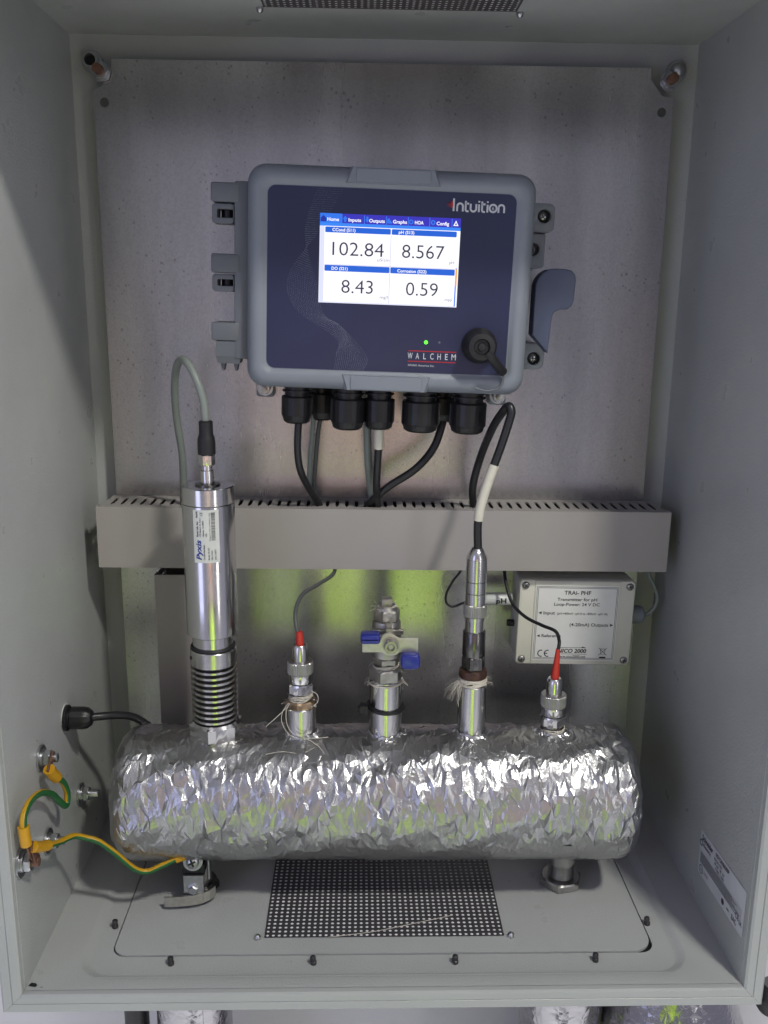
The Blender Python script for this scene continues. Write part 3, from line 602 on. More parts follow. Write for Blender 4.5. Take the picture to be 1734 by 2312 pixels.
cable('black cable with a short white sleeve at the top', [(-.0045, -.100, .454), (-.0062, -.099, .444), (-.0068, -.097, .422), (-.0080, -.084, .383), (-.0060, -.064, .356), (-.004, -.055, .335)], .0036, 'cable_black',
      [('sleeve', [(-.0049, -.0999, .452), (-.0062, -.0990, .444), (-.0066, -.0982, .433), (-.0068, -.0970, .422)], .0046, 'sleeve_white')])
cable('thick black cable sweeping left from the right glands to the duct', [(.0560, -.070, .452), (.0552, -.072, .442), (.0470, -.075, .419), (.0298, -.078, .399), (.0062, -.078, .383), (-.0060, -.074, .372), (-.0160, -.064, .359), (-.021, -.055, .340)], .0039, 'cable_black')
cable('black cable loop with a long white sleeve feeding the DO probe', [(.0910, -.052, .340), (.0905, -.056, .3560), (.0875, -.068, .3800), (.0920, -.085, .4127), (.0975, -.118, .4450), (.1030, -.140, .4630), (.1068, -.147, .4690), (.1088, -.150, .4660), (.1083, -.151, .4600), (.1014, -.153, .4365), (.0944, -.155, .4160), (.0873, -.156, .3930), (.0823, -.156, .3670), (.0830, -.156, .3395)], .0038, 'cable_black',
      [('sleeve', [(.0950, -.1548, .4175), (.0912, -.1555, .4060), (.0873, -.156, .3930), (.0838, -.156, .3790), (.0823, -.156, .3670)], .0044, 'sleeve_white')], group=None)
t = cable('pale grey cable looping over the tall steel probe into the duct', [(-.1588, -.155, .4300), (-.1590, -.155, .4560), (-.1604, -.153, .4720), (-.1660, -.150, .4895), (-.1740, -.143, .5030), (-.1815, -.132, .5062), (-.1890, -.118, .4990), (-.1945, -.104, .4780), (-.1965, -.090, .4480), (-.1955, -.076, .4100), (-.1985, -.062, .3700), (-.2010, -.055, .3400)], .0036, 'cable_grey', group=None)
lathe('boot', [(.0078, .0), (.0078, .0120), (.0072, .0150), (.0061, .0180), (.0061, .0285), (.0050, .0295)], 'black_rubber', t, (0, 0, -.0040), n=24)
cable('thin grey cable hanging from the duct to the red-booted left probe', [(-.0482, -.060, .3120), (-.0484, -.070, .2985), (-.0510, -.084, .2930), (-.0650, -.105, .2895), (-.0770, -.122, .2868), (-.0826, -.136, .2800), (-.0835, -.148, .2700), (-.0803, -.155, .2560), (-.0793, -.155, .246)], .0019, 'cable_dark_grey', group=None)
cable('thin black cable crossing the cream box to the red-booted right probe', [(.1235, -.060, .3050), (.1236, -.062, .2902), (.1246, -.072, .2785), (.1292, -.085, .2640), (.1395, -.100, .2555), (.1535, -.115, .2520), (.1625, -.135, .2535), (.1632, -.150, .2500), (.1617, -.155, .2420), (.1600, -.155, .225)], .0017, 'cable_black', group=None)
t = cable('thin black cable loop behind the DO probe with a pH tag', [(.0815, -.050, .3020), (.0803, -.050, .2878), (.0726, -.050, .2761), (.0662, -.050, .2626), (.0664, -.050, .2525), (.0734, -.050, .2483), (.0846, -.050, .2525), (.1000, -.052, .2560), (.1350, -.052, .2560)], .0013, 'cable_black', group=None)
tg = lathe('marker_sleeve', [(.0060, 0), (.0066, .001), (.0066, .0285), (.0060, .0295)], 'sticker', t, (.1045 - .0815, -.0020, .2575 - .3020), (0, rad(90), 0), 24)
cmap = lambda a, b: (-.0069 * math.sin(b / .0069), -.0069 * math.cos(b / .0069), a)
text('pH', .0125, -.0026, .0054, 'ink', tg, lambda a, b: (-.0072 * math.sin(b / .0072), -.0072 * math.cos(b / .0072), a), .0105, .03)
cable('grey cable leaving the right end of the cream transmitter box', [(.2640, -.045, .2370), (.2790, -.045, .2385), (.2870, -.045, .2470), (.2885, -.045, .2580), (.2840, -.045, .2700), (.2765, -.045, .2860), (.2740, -.045, .3050)], .0020, 'cable_grey', group=None)

# ------------------------------------------------------------------ foil-wrapped header with welded stubs
HY, HZ, HR = -.1550, .0980, .0622
hd = thing('insulated_header', 'foil-wrapped header pipe lying across the enclosure floor', 'pipe', (0, HY, HZ))
STUBS = ((-.1590, .0250), (-.0790, .0150), (.0010, .0155), (.0825, .0135), (.1600, .0150))
def foil_sheet(name, t0, t1, s0, s1, lift, amp, fine, ds, dt, seed, ragged=0.0):
    """crumpled foil: an irregular triangle net laid round the header, every crease a real edge.
    s runs along the outline (left end, barrel, right end), t is the angle (0 back, 90 top, 180 front, 270 bottom)"""
    r = np.random.default_rng(seed); xl, xr, el, e2 = -.2505, .2365, .018, .016
    prof = [(xl, q) for q in np.linspace(.002, HR - el, 12)] + [(xl + el * (1 - math.cos(a)), HR - el + el * math.sin(a)) for a in np.linspace(.1, math.pi / 2, 12)]
    prof += [(x, HR) for x in np.linspace(xl + el + .002, xr - e2 - .002, 60)] + [(xr - e2 + e2 * math.sin(a), HR - e2 + e2 * math.cos(a)) for a in np.linspace(0, math.pi / 2 - .1, 12)] + [(xr, q) for q in np.linspace(HR - e2, .002, 12)]
    prof = np.array(prof); L = np.concatenate([[0], np.cumsum(np.hypot(*np.diff(prof, axis=0).T))]); tot = L[-1]
    closed = t1 - t0 >= 359.9; S0, S1 = s0 * tot, s1 * tot
    ns = int((S1 - S0) / ds) + 1; nt = int(HR * rad(t1 - t0) / dt)
    ss = np.linspace(S0, S1, ns); tt = np.linspace(t0, t1, nt, endpoint=not closed); nt = len(tt)
    SS, TT = np.meshgrid(ss, tt, indexing='ij'); dsr = (S1 - S0) / (ns - 1); dtr = (t1 - t0) / nt
    js = r.uniform(-.42, .42, SS.shape) * dsr; jt = r.uniform(-.42, .42, SS.shape) * dtr
    js[0] *= .2; js[-1] *= .2
    if not closed: jt[:, 0] += ragged * r.normal(0, 1, ns); jt[:, -1] += ragged * r.normal(0, 1, ns)
    SS = np.clip(SS + js, 0, tot); TT = TT + jt
    def calm(S, T):
        x = np.interp(S, L, prof[:, 0]); c = 1 - .72 * np.clip((T - 205) / 8, 0, 1) * np.clip((330 - T) / 15, 0, 1); c = c * (1 - .45 * np.exp(-((T - 100) / 20) ** 2))
        for xs, rs in STUBS: c = c * (1 - .95 * np.exp(-((x - xs) / (rs + .006)) ** 4 - ((T - 95) / 28) ** 4))
        return c
    def place(S, T, h):
        x = np.interp(S, L, prof[:, 0]); q = np.interp(S, L, prof[:, 1]); slow = .0011 * np.sin(S * 38 + .05 * T) * np.sin(T * .11 + S * 21) + .0007 * np.sin(S * 95 + T * .21)
        k = np.clip(q / HR, .3, 1); R_ = q + (h + slow * calm(S, T) + lift) * k; e = (x < xl + .004) * -1.0 + (x > xr - .004) * 1.0
        return np.stack([x + e * h * .45, R_ * np.cos(np.radians(T)), R_ * np.sin(np.radians(T))], -1)
    h0 = r.normal(0, amp, SS.shape) * calm(SS, TT) * np.clip(.75 + .55 * np.sin(SS * 55 + .07 * TT + 1.3 * np.sin(TT * .09)) * np.sin(TT * .12 + SS * 33), .25, 1.3)
    if not closed: h0[:, 0] = np.abs(h0[:, 0]) * .6; h0[:, -1] = np.abs(h0[:, -1]) * .6
    st = [(float(a), float(b), float(c)) for a, b, c in zip(SS.ravel(), TT.ravel(), h0.ravel())]; tri = []
    for i in range(ns - 1):
        for j in range(nt if closed else nt - 1):
            k = (j + 1) % nt; q = (i * nt + j, (i + 1) * nt + j, (i + 1) * nt + k, i * nt + k)
            if r.random() < .5: tri += [(q[0], q[1], q[2]), (q[0], q[2], q[3])]
            else: tri += [(q[0], q[1], q[3]), (q[1], q[2], q[3])]
    mid = {}
    def m(a, b):
        key = (a, b) if a < b else (b, a)
        if key not in mid:
            A, B = st[a], st[b]; Tb = B[1]
            if closed and abs(A[1] - Tb) > 180: Tb += 360 if Tb < A[1] else -360
            f = .5 + r.uniform(-.12, .12); mid[key] = len(st); st.append((A[0] + (B[0] - A[0]) * f, A[1] + (Tb - A[1]) * f, A[2] + (B[2] - A[2]) * f + r.normal(0, fine) * (.35 + .65 * (A[2] != 0))))
        return mid[key]
    out = []
    for a, b, c in tri:
        x, y, z = m(a, b), m(b, c), m(c, a); out += [(a, x, z), (x, b, y), (z, y, c), (x, y, z)]
    arr = np.array(st); co = place(arr[:, 0], arr[:, 1] % 360 if closed else arr[:, 1], arr[:, 2])
    return mesh_obj(name, co.tolist(), out, 'foil', hd)
foil_sheet('foil_wrap', 0, 360, 0, 1, 0, .00070, .00020, .0056, .0080, 5)
foil_sheet('foil_overlap', 100, 131, .10, .62, .0011, .00055, .00020, .0056, .0070, 8, 1.6)
foil_sheet('foil_overlap', 196, 236, .48, .91, .0010, .00050, .00018, .0060, .0080, 9, 1.4)
foil_sheet('foil_overlap', 128, 201, .075, .930, .0016, .00078, .00026, .0050, .0082, 6, 1.2)
SX = [-.1590, -.0790, .0010, .0825, .1600]
def collar(x, r):
    V = []; F = []; n = 44
    for j, (rr_, z) in enumerate(((r + .0003, .0032), (r + .0008, .0018), (r + .0025, .0008), (r + .0060, -.0004))):
        for k in range(n):
            a = 2 * math.pi * k / n; q = rr_ + random.uniform(-.0002, .0008) * (1 if j else .3); zz = math.sqrt(HR ** 2 - (q * math.sin(a)) ** 2) + z + random.uniform(-.0009, .0012)
            V.append((x + q * math.cos(a), q * math.sin(a), zz))
    for j in range(3):
        for k in range(n): F.append((j * n + k, j * n + (k + 1) % n, (j + 1) * n + (k + 1) % n, (j + 1) * n + k))
    mesh_obj('foil_collar', V, F, 'foil', hd)
for x, r, zt, mt in ((SX[0], .0215, .150, 'dark_steel'), (SX[1], .0148, .1875, 'steel'), (SX[2], .0153, .2150, 'steel'), (SX[3], .0134, .2095, 'steel'), (SX[4], .0120, .1555, 'steel')):
    lathe('stub_pipe', [(r, .045), (r, zt - HZ - .001), (r - .001, zt - HZ)], mt, hd, (x, 0, 0), n=48)
    if r < .02: collar(x, r)

# ------------------------------------------------------------------ probes on the header
def ring_stack(prefix, rows, parent):
    for nm, prof, m, kind in rows:
        if kind == 'hex': hexnut(nm, prof[0], prof[1], prof[2], m, parent, rot=(0, 0, prof[3] if len(prof) > 3 else 0))
        elif kind == 'knurl': lathe(nm, [(prof[0] - .0008, prof[1]), (prof[0], prof[1] + .0008), (prof[0], prof[2] - .0008), (prof[0] - .0008, prof[2])], m, parent, n=180, shape=lambda a: 1 + .018 * math.cos(a * 45), smooth=20)
        else: lathe(nm, prof, m, parent, n=56)
# 1: tall corrosion probe
B = .150
B = .1515
p1 = thing('corrosion_probe', 'tall thick stainless probe with paper label and ribbed lower body', 'probe', (SX[0], HY, B))
ring_stack('', [
    ('hex_nut', (.0250, .0050, .0230, rad(22)), 'steel', 'hex'), ('base_ring', [(.0200, -.001), (.0200, .0040)], 'dark_steel', ''),
    ('core', [(.0180, .0222), (.0180, .0950)], 'black_rubber', ''),  # core coloured black so the gaps between the ribs come out black
    ('band', [(.0204, .0790), (.0211, .0798), (.0211, .0935), (.0204, .0943)], 'steel_turned', ''), ('seal_ring', [(.0198, .0945), (.0207, .0960), (.0198, .0975)], 'black_rubber', ''),
    ('neck', [(.0186, .0975), (.0186, .1105)], 'steel', ''),
    ('body', [(.0226, .1090), (.0232, .1096), (.0232, .2304), (.0229, .2310)], 'steel', ''), ('groove', [(.0226, .2308), (.0226, .2318)], 'ink', ''),
    ('cap', [(.0229, .2316), (.0232, .2320), (.0232, .2460), (.0224, .2468), (.0115, .2470)], 'steel', ''),
    ('flange', [(.0112, .2468), (.0112, .2482), (.0064, .2492)], 'dark_steel', ''), ('connector', [(.0061, .2485), (.0061, .2600), (.0050, .2606), (.0050, .2645)], 'steel', ''),
    ('connector_nut', (.0073, .2645, .2745, .2), 'steel', 'hex')], p1)
for k in range(10):
    z = .0250 + k * .00545; lathe('rib', [(.0180, z), (.0208, z + .0001), (.0214, z + .0005), (.0214, z + .0022), (.0208, z + .0026), (.0180, z + .0027)], 'steel_turned', p1, n=56)
lathe('set_screw', [(.0018, 0), (.0018, .0006)], 'ink', p1, (-.0195, -.0085, .0865), (rad(90), 0, rad(-66)), 14)
prism('nut_slot', rect(-.0012, .0065, .0012, .0215), -.0242, -.0210, 'ink', p1, rot=(0, 0, rad(-8)))
# curved paper label, text reads upwards
LR = .02345; LC = rad(-90 + 2)     # label centre direction
def cyl_label(u, v, dr=0):          # u = along the circumference (right positive), v = height
    a = LC + u / LR; return ((LR + dr) * math.cos(a), (LR + dr) * math.sin(a), v)
lz0, lz1, lu0, lu1 = .1815, .2292, -.0112, .0118
V = []; F = []; nn = 20
for k in range(nn + 1):
    u = lu0 + (lu1 - lu0) * k / nn; V += [cyl_label(u, lz0), cyl_label(u, lz1)]
    if k: F.append((2 * k - 2, 2 * k, 2 * k + 1, 2 * k - 1))
lab = mesh_obj('paper_label', V, F, 'sticker', p1, smooth=60)
up = lambda x, y: cyl_label(lu0 + y, lz0 + x, .00018) if False else cyl_label(lu1 - (lu1 - lu0) + (.0 + y), lz0 + x, .00018)
def uptext(s, x, fromleft, cap, m, width=None, bold=0, shear=0):
    # baseline runs upwards; letter tops point left, so v decreases u
    text(s, x, 0, cap, m, lab, lambda a, b: cyl_label(lu0 + fromleft - b, lz0 + a, .00018), width, bold, shear=shear)
uptext('Pyxis', .0028, .0068, .0046, 'ink_blue', .0180, .03, .2)
uptext('Pyxis Lab, Inc.', .0238, .0046, .0016, 'ink', .0140, .03); uptext('RoHS', .0410, .0044, .0016, 'ink', .0055, .03)
for i, (s, w) in enumerate((('1729 Majestic Dr. Suite 5', .0172), ('Lafayette, CO 80026', .0145), ('USA', .0032))): uptext(s, .0238, .0070 + i * .0026, .0013, 'ink', w, .01)
uptext('CE', .0425, .0088, .0022, 'ink', .0032, .01)
uptext('Corrosion Rate Sensor', .0028, .0100, .0014, 'ink', .0140, .02); uptext('Designed in USA, assembled in China', .0200, .0152, .0010, 'ink', .0255, 0)
uptext('Model: CR-301', .0028, .0140, .0014, 'ink', .0110, .01); uptext('P/N: 51021', .0028, .0168, .0014, 'ink', .0085, .01); uptext('S/N: 210077', .0028, .0198, .0014, 'ink', .0095, .01)
x = .0205; b = 0
while x < .0450:
    w = random.choice((.0002, .0003, .0003, .0005)); P = [cyl_label(lu0 + .0160, lz0 + x, .0002), cyl_label(lu0 + .0195, lz0 + x, .0002), cyl_label(lu0 + .0195, lz0 + x + w, .0002), cyl_label(lu0 + .0160, lz0 + x + w, .0002)]
    mesh_obj('barcode_bar', P, [(0, 1, 2, 3)], 'ink', lab); x += w + random.choice((.0003, .0004, .0006))

# 2 and 5: small probes with red boots
def small_probe(label, x, B, s, boot_h, tilt, bt):
    p = thing('electrode_probe', label, 'probe', (x, HY, B), group='red-booted probes')
    h = s
    ring_stack('', [
        ('brass_hex', (.0148 * h, -.0015, .0060, rad(20)), 'brass', 'hex'), ('neck', [(.0098 * h, .0055), (.0098 * h, .0140)], 'steel_dull', ''),
        ('hex_nut', (.0124 * h, .0125, .0225, rad(38)), 'steel', 'hex'), ('gasket', [(.0100 * h, .0224), (.0102 * h, .0240)], 'black_rubber', ''),
        ('sleeve', [(.0110 * h, .0238), (.0113 * h, .0244), (.0113 * h, .0318), (.0108 * h, .0324)], 'steel', ''),
        ('knurled_ring', (.0121 * h, .0322, .0440), 'steel_dull', 'knurl'),
        ('plug', [(.0075 * h, .0436), (.0075 * h, .0560), (.0070 * h, .0585), (.0058 * h, .0600), (.0045 * h, .0603)], 'steel', '')], p)
    lathe('strain_boot', [(.0038, 0), (.0040, .001), ((.0040 + bt) / 2, boot_h * .5), (bt, boot_h), (bt - .0004, boot_h)], 'red_boot', p, (0, 0, .0590), (0, rad(tilt), 0), 24)
    return p
p2 = small_probe('red-booted probe between the tall probe and the valve', SX[1], .1880, 1.0, .0135, -2, .0030)
wound_ring('wound_thread', (0, 0, .0058), .0108, .0060, p2, 9, thick=.0004)
fibres('loose_fibres', (0, 0, .006), .0115, 16, .010, .00012, p2, .4)
th = [(-.0100, -.0170, .0090), (-.0150, -.0180, .0020), (-.0165, -.0185, -.0080), (-.0110, -.0190, -.0200), (-.0020, -.0195, -.0245), (.0120, -.0200, -.0250), (.0270, -.0220, -.0225)]
tube('loose_thread', th, .00034, 'thread_white', p2, 8, 6)
tube('loose_thread', [(-.0090, -.0165, .0085), (-.0120, -.0190, .0020), (-.0115, -.0200, -.0100), (-.0060, -.0205, -.0195), (.0060, -.0215, -.0240), (.0180, -.0260, -.0300), (.0270, -.0330, -.0400)], .00034, 'thread_white', p2, 8, 6)
tube('loose_thread', [(-.0120, -.0160, .0040), (-.0210, -.0190, -.0040), (-.0310, -.0200, -.0130)], .00034, 'thread_white', p2, 8, 6)
tube('loose_thread', [(.0110, -.0100, .0180), (.0165, -.0150, .0160), (.0165, -.0150, .0090), (.0110, -.0170, .0050)], .00034, 'thread_white', p2, 8, 6)
tube('loose_thread', [(-.0300, -.0330, -.0340), (-.0150, -.0300, -.0330), (.0020, -.0300, -.0350), (.0140, -.0280, -.0300)], .00034, 'thread_white', p2, 8, 6)
p5 = small_probe('red-booted probe at the right end of the foil header', SX[4], .1545, 1.0, .0300, 3.0, .0020)
wound_ring('wound_thread', (0, 0, .0055), .0115, .0050, p5); wound_ring('wound_thread', (0, 0, -.0045), .0150, .0040, p5, 6)
fibres('loose_fibres', (0, 0, .004), .0135, 22, .010, .00022, p5, .6)

# 3: small ball valve with butterfly lever
v = thing('ball_valve', 'small cast steel ball valve with blue-tipped lever', 'valve', (SX[2], HY, .2140))
ring_stack('', [
    ('hex_bush', (.0160, -.0010, .0125, rad(10)), 'steel_dull', 'hex'), ('neck', [(.0105, .0120), (.0105, .0170)], 'steel_cast', ''),
    ('hex_end', (.0126, .0155, .0225, rad(10)), 'steel_cast', 'hex'),
    ('valve_body', [(.0110, .0220), (.0136, .0240), (.0140, .0300), (.0136, .0400), (.0132, .0480), (.0130, .0570), (.0122, .0585)], 'steel_cast', ''),
    ('hex_cap', (.0124, .0580, .0690, rad(12)), 'steel_cast', 'hex'), ('cap_ring', [(.0100, .0690), (.0088, .0715), (.0060, .0720)], 'steel_cast', '')], v)
box('square_plug', (-.0048, -.0048, .0715), (.0048, .0048, .0795), 'steel_cast', v, .0006)
prism('flange_ear', rrect(-.0148, .0490, .0152, .0540, .0024, 4), -.0160, -.0110, 'steel_cast', v, holes=(circ(-.0122, .0515, .0010, 12), circ(.0126, .0515, .0010, 12)), bevel=.0005)
prism('lever', [(-.0225, .0385), (-.0225, .0505), (-.0062, .0505), (-.0050, .0545), (-.0020, .0565), (.0030, .0568), (.0062, .0550), (.0100, .0522), (.0130, .0518), (.0275, .0518), (.0275, .0385), (.0110, .0385), (.0080, .0362), (.0040, .0352), (-.0005, .0356), (-.0045, .0378), (-.0075, .0385)], -.0310, -.0285, 'lever_plate', v, bevel=.0005)
def grip(x0, x1, z0, z1):
    loft('lever_grip', [[(a, y, b) for a, b in rrect(x0 + s, z0 + s, x1 - s, z1 - s, (z1 - z0) * .3, 5)] for y, s in ((-.0395, .0022), (-.0388, .0006), (-.0370, 0), (-.0275, 0), (-.0258, .0006), (-.0250, .0020))], 'blue_grip', v, True, True, smooth=60)
grip(-.0240, -.0065, .0490, .0578); grip(.0118, .0292, .0250, .0392)
lathe('stem', [(.0062, 0), (.0062, .0240)], 'steel_cast', v, (.0030, -.0110, .0455), FY, 24)
lathe('stem_washer', [(.0076, 0), (.0076, .0014), (.0060, .0016)], 'steel_cast', v, (.0030, -.0309, .0455), FY, 28)
hexnut('stem_nut', .0066, 0, .0052, 'steel_cast', v, (.0030, -.0322, .0455), FY, hole=.0034); lathe('stem_end', [(.0034, 0), (.0034, .0040), (.0024, .0046), (.0022, .0036), (.00001, .0036)], 'steel_dull', v, (.0030, -.0322, .0455), FY, 20)
box('stop_lug', (-.0016, -.0290, .0560), (.0042, -.0120, .0600), 'steel_cast', v, .0005)
wound_ring('wound_thread', (0, 0, .0110), .0118, .0050, v, 8); wound_ring('wound_thread', (0, 0, -.0030), .0158, .0020, v, 5); wound_ring('wound_thread', (0, 0, .0700), .0080, .0030, v, 5, thick=.0004)
fibres('loose_fibres', (0, 0, .0715), .0075, 30, .011, .00013, v, .2); fibres('loose_fibres', (0, 0, .0120), .0115, 20, .009, .0002, v, .4); fibres('loose_fibres', (0, 0, -.002), .0155, 22, .010, .0002, v, .5)
# cable tie round the valve's pipe
ti = thing('cable_tie', 'black cable tie around the pipe below the valve', 'cable tie', (SX[2], HY, .1870), (rad(4), rad(3), 0))
V, F = sweep([Vector((.0165 * math.cos(a), .0165 * math.sin(a), 0)) for a in np.linspace(0, 2 * math.pi, 49)], .0019, 8, (0, 0.1, 1)); mesh_obj('strap', V, F, 'black_plastic', ti, smooth=40)
box('lock_head', (-.0245, -.0130, -.0040), (-.0170, -.0040, .0046), 'black_plastic', ti, .0008); box('tail', (-.0262, -.0110, -.0025), (-.0240, -.0065, .0022), 'black_plastic', ti, .0004)

# 4: DO probe
p4 = thing('oxygen_probe', 'slim steel probe with knurled collar and brown ring on fibre', 'probe', (SX[3], HY, .2090))
ring_stack('', [
    ('lock_ring', [(.0118, .0072), (.0132, .0080), (.0134, .0120), (.0126, .0146), (.0110, .0154)], 'brown_ring', ''),
    ('hex_neck', (.0112, .0150, .0290, rad(8)), 'dark_steel', 'hex'), ('coupling', [(.0103, .0288), (.0106, .0294), (.0106, .0520), (.0098, .0532)], 'dark_steel', ''),  # polished steel; the dark base colour stands in for its dark reflections
    ('inner_neck', [(.0090, .0530), (.0090, .0670)], 'steel', ''), ('knurled_collar', (.0103, .0665, .0790), 'rust_collar', 'knurl')][:4], p4)
lathe('collar_ring', [(.0092, .0640), (.0098, .0645), (.0098, .0672)], 'steel', p4, n=40)
lathe('knurled_collar', [(.0097, .0672), (.0104, .0680), (.0104, .0780), (.0097, .0788)], 'steel_dull', p4, n=160, shape=lambda a: 1 + .02 * math.cos(a * 40), smooth=15)
for z0, z1 in ((.0788, .0899), (.0903, .1009), (.1013, .1225)): lathe('body_section', [(.0091, z0 - .0002), (.0096, z0 + .0002), (.0096, z1 - .0002), (.0091, z1)], 'steel', p4, n=48)
lathe('nose_cone', [(.0094, .1224), (.0094, .1240), (.0052, .1322), (.0046, .1326)], 'steel_turned', p4, n=48)
wound_ring('wound_thread', (0, 0, .0006), .0128, .0062, p4, 12, thick=.0006)
fibres('loose_fibres', (0, 0, .003), .0135, 34, .024, .00016, p4, .9, (rad(200), .25), 0, .003); fibres('loose_fibres', (0, 0, .003), .0135, 9, .010, .00012, p4, .3, (rad(-15), .4), .3)

# ------------------------------------------------------------------ cream transmitter box
tb = thing('ph_transmitter', 'cream plastic pH transmitter box with printed label and corner screws', 'transmitter', (.1985, 0, .2360), (0, rad(.9), 0))
TF = -.0655
def t3(x0, z0, x1, z1, r, y): return [(a, y, b) for a, b in rrect(x0, z0, x1, z1, r, 5)]
loft('case', [t3(-.0585, -.0455, .0585, .0455, .004, -.0205), t3(-.0595, -.0460, .0595, .0460, .004, -.0520), t3(-.0590, -.0455, .0590, .0455, .004, -.0530)], 'box_cream', tb, True, True)
loft('cover', [t3(-.0585, -.0450, .0585, .0450, .004, -.0531), t3(-.0600, -.0462, .0600, .0462, .0045, -.0540), t3(-.0600, -.0462, .0600, .0462, .0045, -.0635), t3(-.0590, -.0452, .0590, .0452, .004, -.0652), t3(-.0580, -.0442, .0580, .0442, .0035, TF)], 'box_cream', tb, True, True)
prism('raised_field', rect(-.0440, -.0450, .0440, .0450), TF - .0008, TF + .0005, 'box_cream', tb, bevel=.0003)
ft = lambda a, b: (a, TF - .0011, b); ft2 = lambda a, b: (a, TF - .0013, b)
lb = flat('front_label', rect(-.0430, -.0408, .0430, .0408), 'box_label', tb, ft)
for q, w in ((.0405, .0004), (.0418, .00035)):
    a_, b_ = q, q - .0025; P = [(-a_, -b_), (a_, -b_), (a_, b_), (-a_, b_), (-a_, -b_)]
    for i in range(4): ribbon('border_line', [P[i], P[i + 1]], w, 'ink', lb, ft2)
text('TRAi- PHF', .0, .0310, .0042, 'ink', lb, ft2, .0275, .015, 'C'); text('Transmitter for pH', .0, .0243, .0032, 'ink', lb, ft2, .0410, .012, 'C'); text('Loop-Power: 24 V DC', .0, .0190, .0032, 'ink', lb, ft2, .0470, .012, 'C')
flat('arrow_mark', [(-.0390, .0110), (-.0358, .0126), (-.0358, .0094)], 'ink', lb, ft2); text('Input', -.0338, .0094, .0034, 'ink', lb, ft2, .0118, .012); text('(pH:+400mV ~pH 0 to -400mV ~pH 14)', -.0198, .0094, .0024, 'ink', lb, ft2, .0520, .008)
text('(4-20mA) Outputs', .0340, -.0030, .0034, 'ink', lb, ft2, .0400, .012, 'R'); flat('arrow_mark', [(.0392, -.0014), (.0360, .0002), (.0360, -.0030)], 'ink', lb, ft2)
flat('arrow_mark', [(-.0392, -.0140), (-.0362, -.0126), (-.0362, -.0154)], 'ink', lb, ft2); text('Reference', -.0342, -.0154, .0032, 'ink', lb, ft2, .0200, .012)
def cemark(x, z, r):
    A = lambda cx: [(cx + r * math.cos(rad(a)), z + r * math.sin(rad(a))) for a in range(75, 286, 15)]
    ribbon('conformity_mark', A(x), .0010, 'ink', lb, ft2); ribbon('conformity_mark', A(x + r * 2.0), .0010, 'ink', lb, ft2); ribbon('conformity_mark', [(x + r, z), (x + r * 1.9, z)], .0010, 'ink', lb, ft2)
cemark(-.0335, -.0332, .0034)
text('NICO 2000', -.0165, -.0322, .0042, 'ink', lb, ft2, .0300, .03, shear=.15)
flat('logo_rule', rect(-.0160, -.0268, .0090, -.0264), 'ink', lb, ft2); flat('logo_arrow', [(.0090, -.0252), (.0135, -.0268), (.0080, -.0268)], 'ink', lb, ft2); flat('logo_rule', rect(-.0130, -.0338, .0140, -.0334), 'ink', lb, ft2)
text('www.nico2000.net', -.0165, -.0375, .0027, 'ink', lb, ft2, .0295, .008); flat('logo_rule', rect(-.0165, -.0384, .0130, -.0382), 'ink', lb, ft2)
ribbon('bin_mark', [(.0282, -.0275), (.0290, -.0335), (.0325, -.0335), (.0333, -.0275), (.0282, -.0275)], .0005, 'ink', lb, ft2); ribbon('bin_mark', [(.0265, -.0265), (.0348, -.0345)], .0005, 'ink', lb, ft2); ribbon('bin_mark', [(.0348, -.0265), (.0265, -.0345)], .0005, 'ink', lb, ft2); flat('bin_mark', rect(.0275, -.0378, .0340, -.0362), 'ink', lb, ft2)
for sx in (-1, 1):
    for sz in (-1, 1): screw_head('cover_screw', (sx * .0535, TF + .0002, sz * .0400), .0038, tb, 'steel_dull', spin=random.uniform(0, 1.5))
lathe('cable_gland', [(.0078, 0), (.0078, .003), (.0095, .003), (.0098, .004), (.0098, .0125), (.0085, .0165), (.0055, .0185), (.0035, .0190)], 'ctrl_grey', tb, (.0590, -.0440, .0030), (0, rad(90), 0), 32)
lathe('side_socket', [(.0036, 0), (.0036, .0070), (.0030, .0074)], 'black_plastic', tb, (-.0598, -.0440, -.0085), (0, rad(-90), 0), 20)

# ------------------------------------------------------------------ left wall: gland, earth studs and wires
wg = thing('wall_gland', 'black cable gland in the left wall with cable to the header', 'cable gland', (-.2998, -.1545, .1742))
R90 = (0, rad(90), 0)
lathe('white_washer', [(.0125, 0), (.0125, .0008)], 'sticker', wg, (0, .0012, .0012), R90, 32)
lathe('flange', [(.0122, .0008), (.0124, .0030), (.0112, .0040), (.0092, .0040), (.0092, .0062)], 'black_plastic', wg, (0, 0, 0), R90, 32)
lathe('dome_nut', [(.0098, .0058), (.0104, .0066), (.0104, .0170), (.0096, .0215), (.0070, .0250), (.0045, .0258)], 'black_plastic', wg, (0, 0, 0), R90, 60, shape=lambda a: 1 + .02 * math.cos(a * 12), smooth=30)
tube('cable', [(.0200, .0005, 0), (.0330, .0060, -.0012), (.0460, .0150, -.0045), (.0580, .0240, -.0110), (.0700, .0300, -.0230)], .0038, 'cable_black', wg)
EB = [(-.2238, .1707, 'upper zinc bolt on the left wall with an earth wire lug', 'bolt'), (-.1282, .0799, 'lone zinc nut and stud on the left wall beside the foil', 'bolt'), (-.2239, .0897, 'zinc washer and stud on the left wall behind the yellow wire', 'bolt'), (-.2847, .1102, 'large zinc bolt on the left wall next to the front rim', 'bolt')]
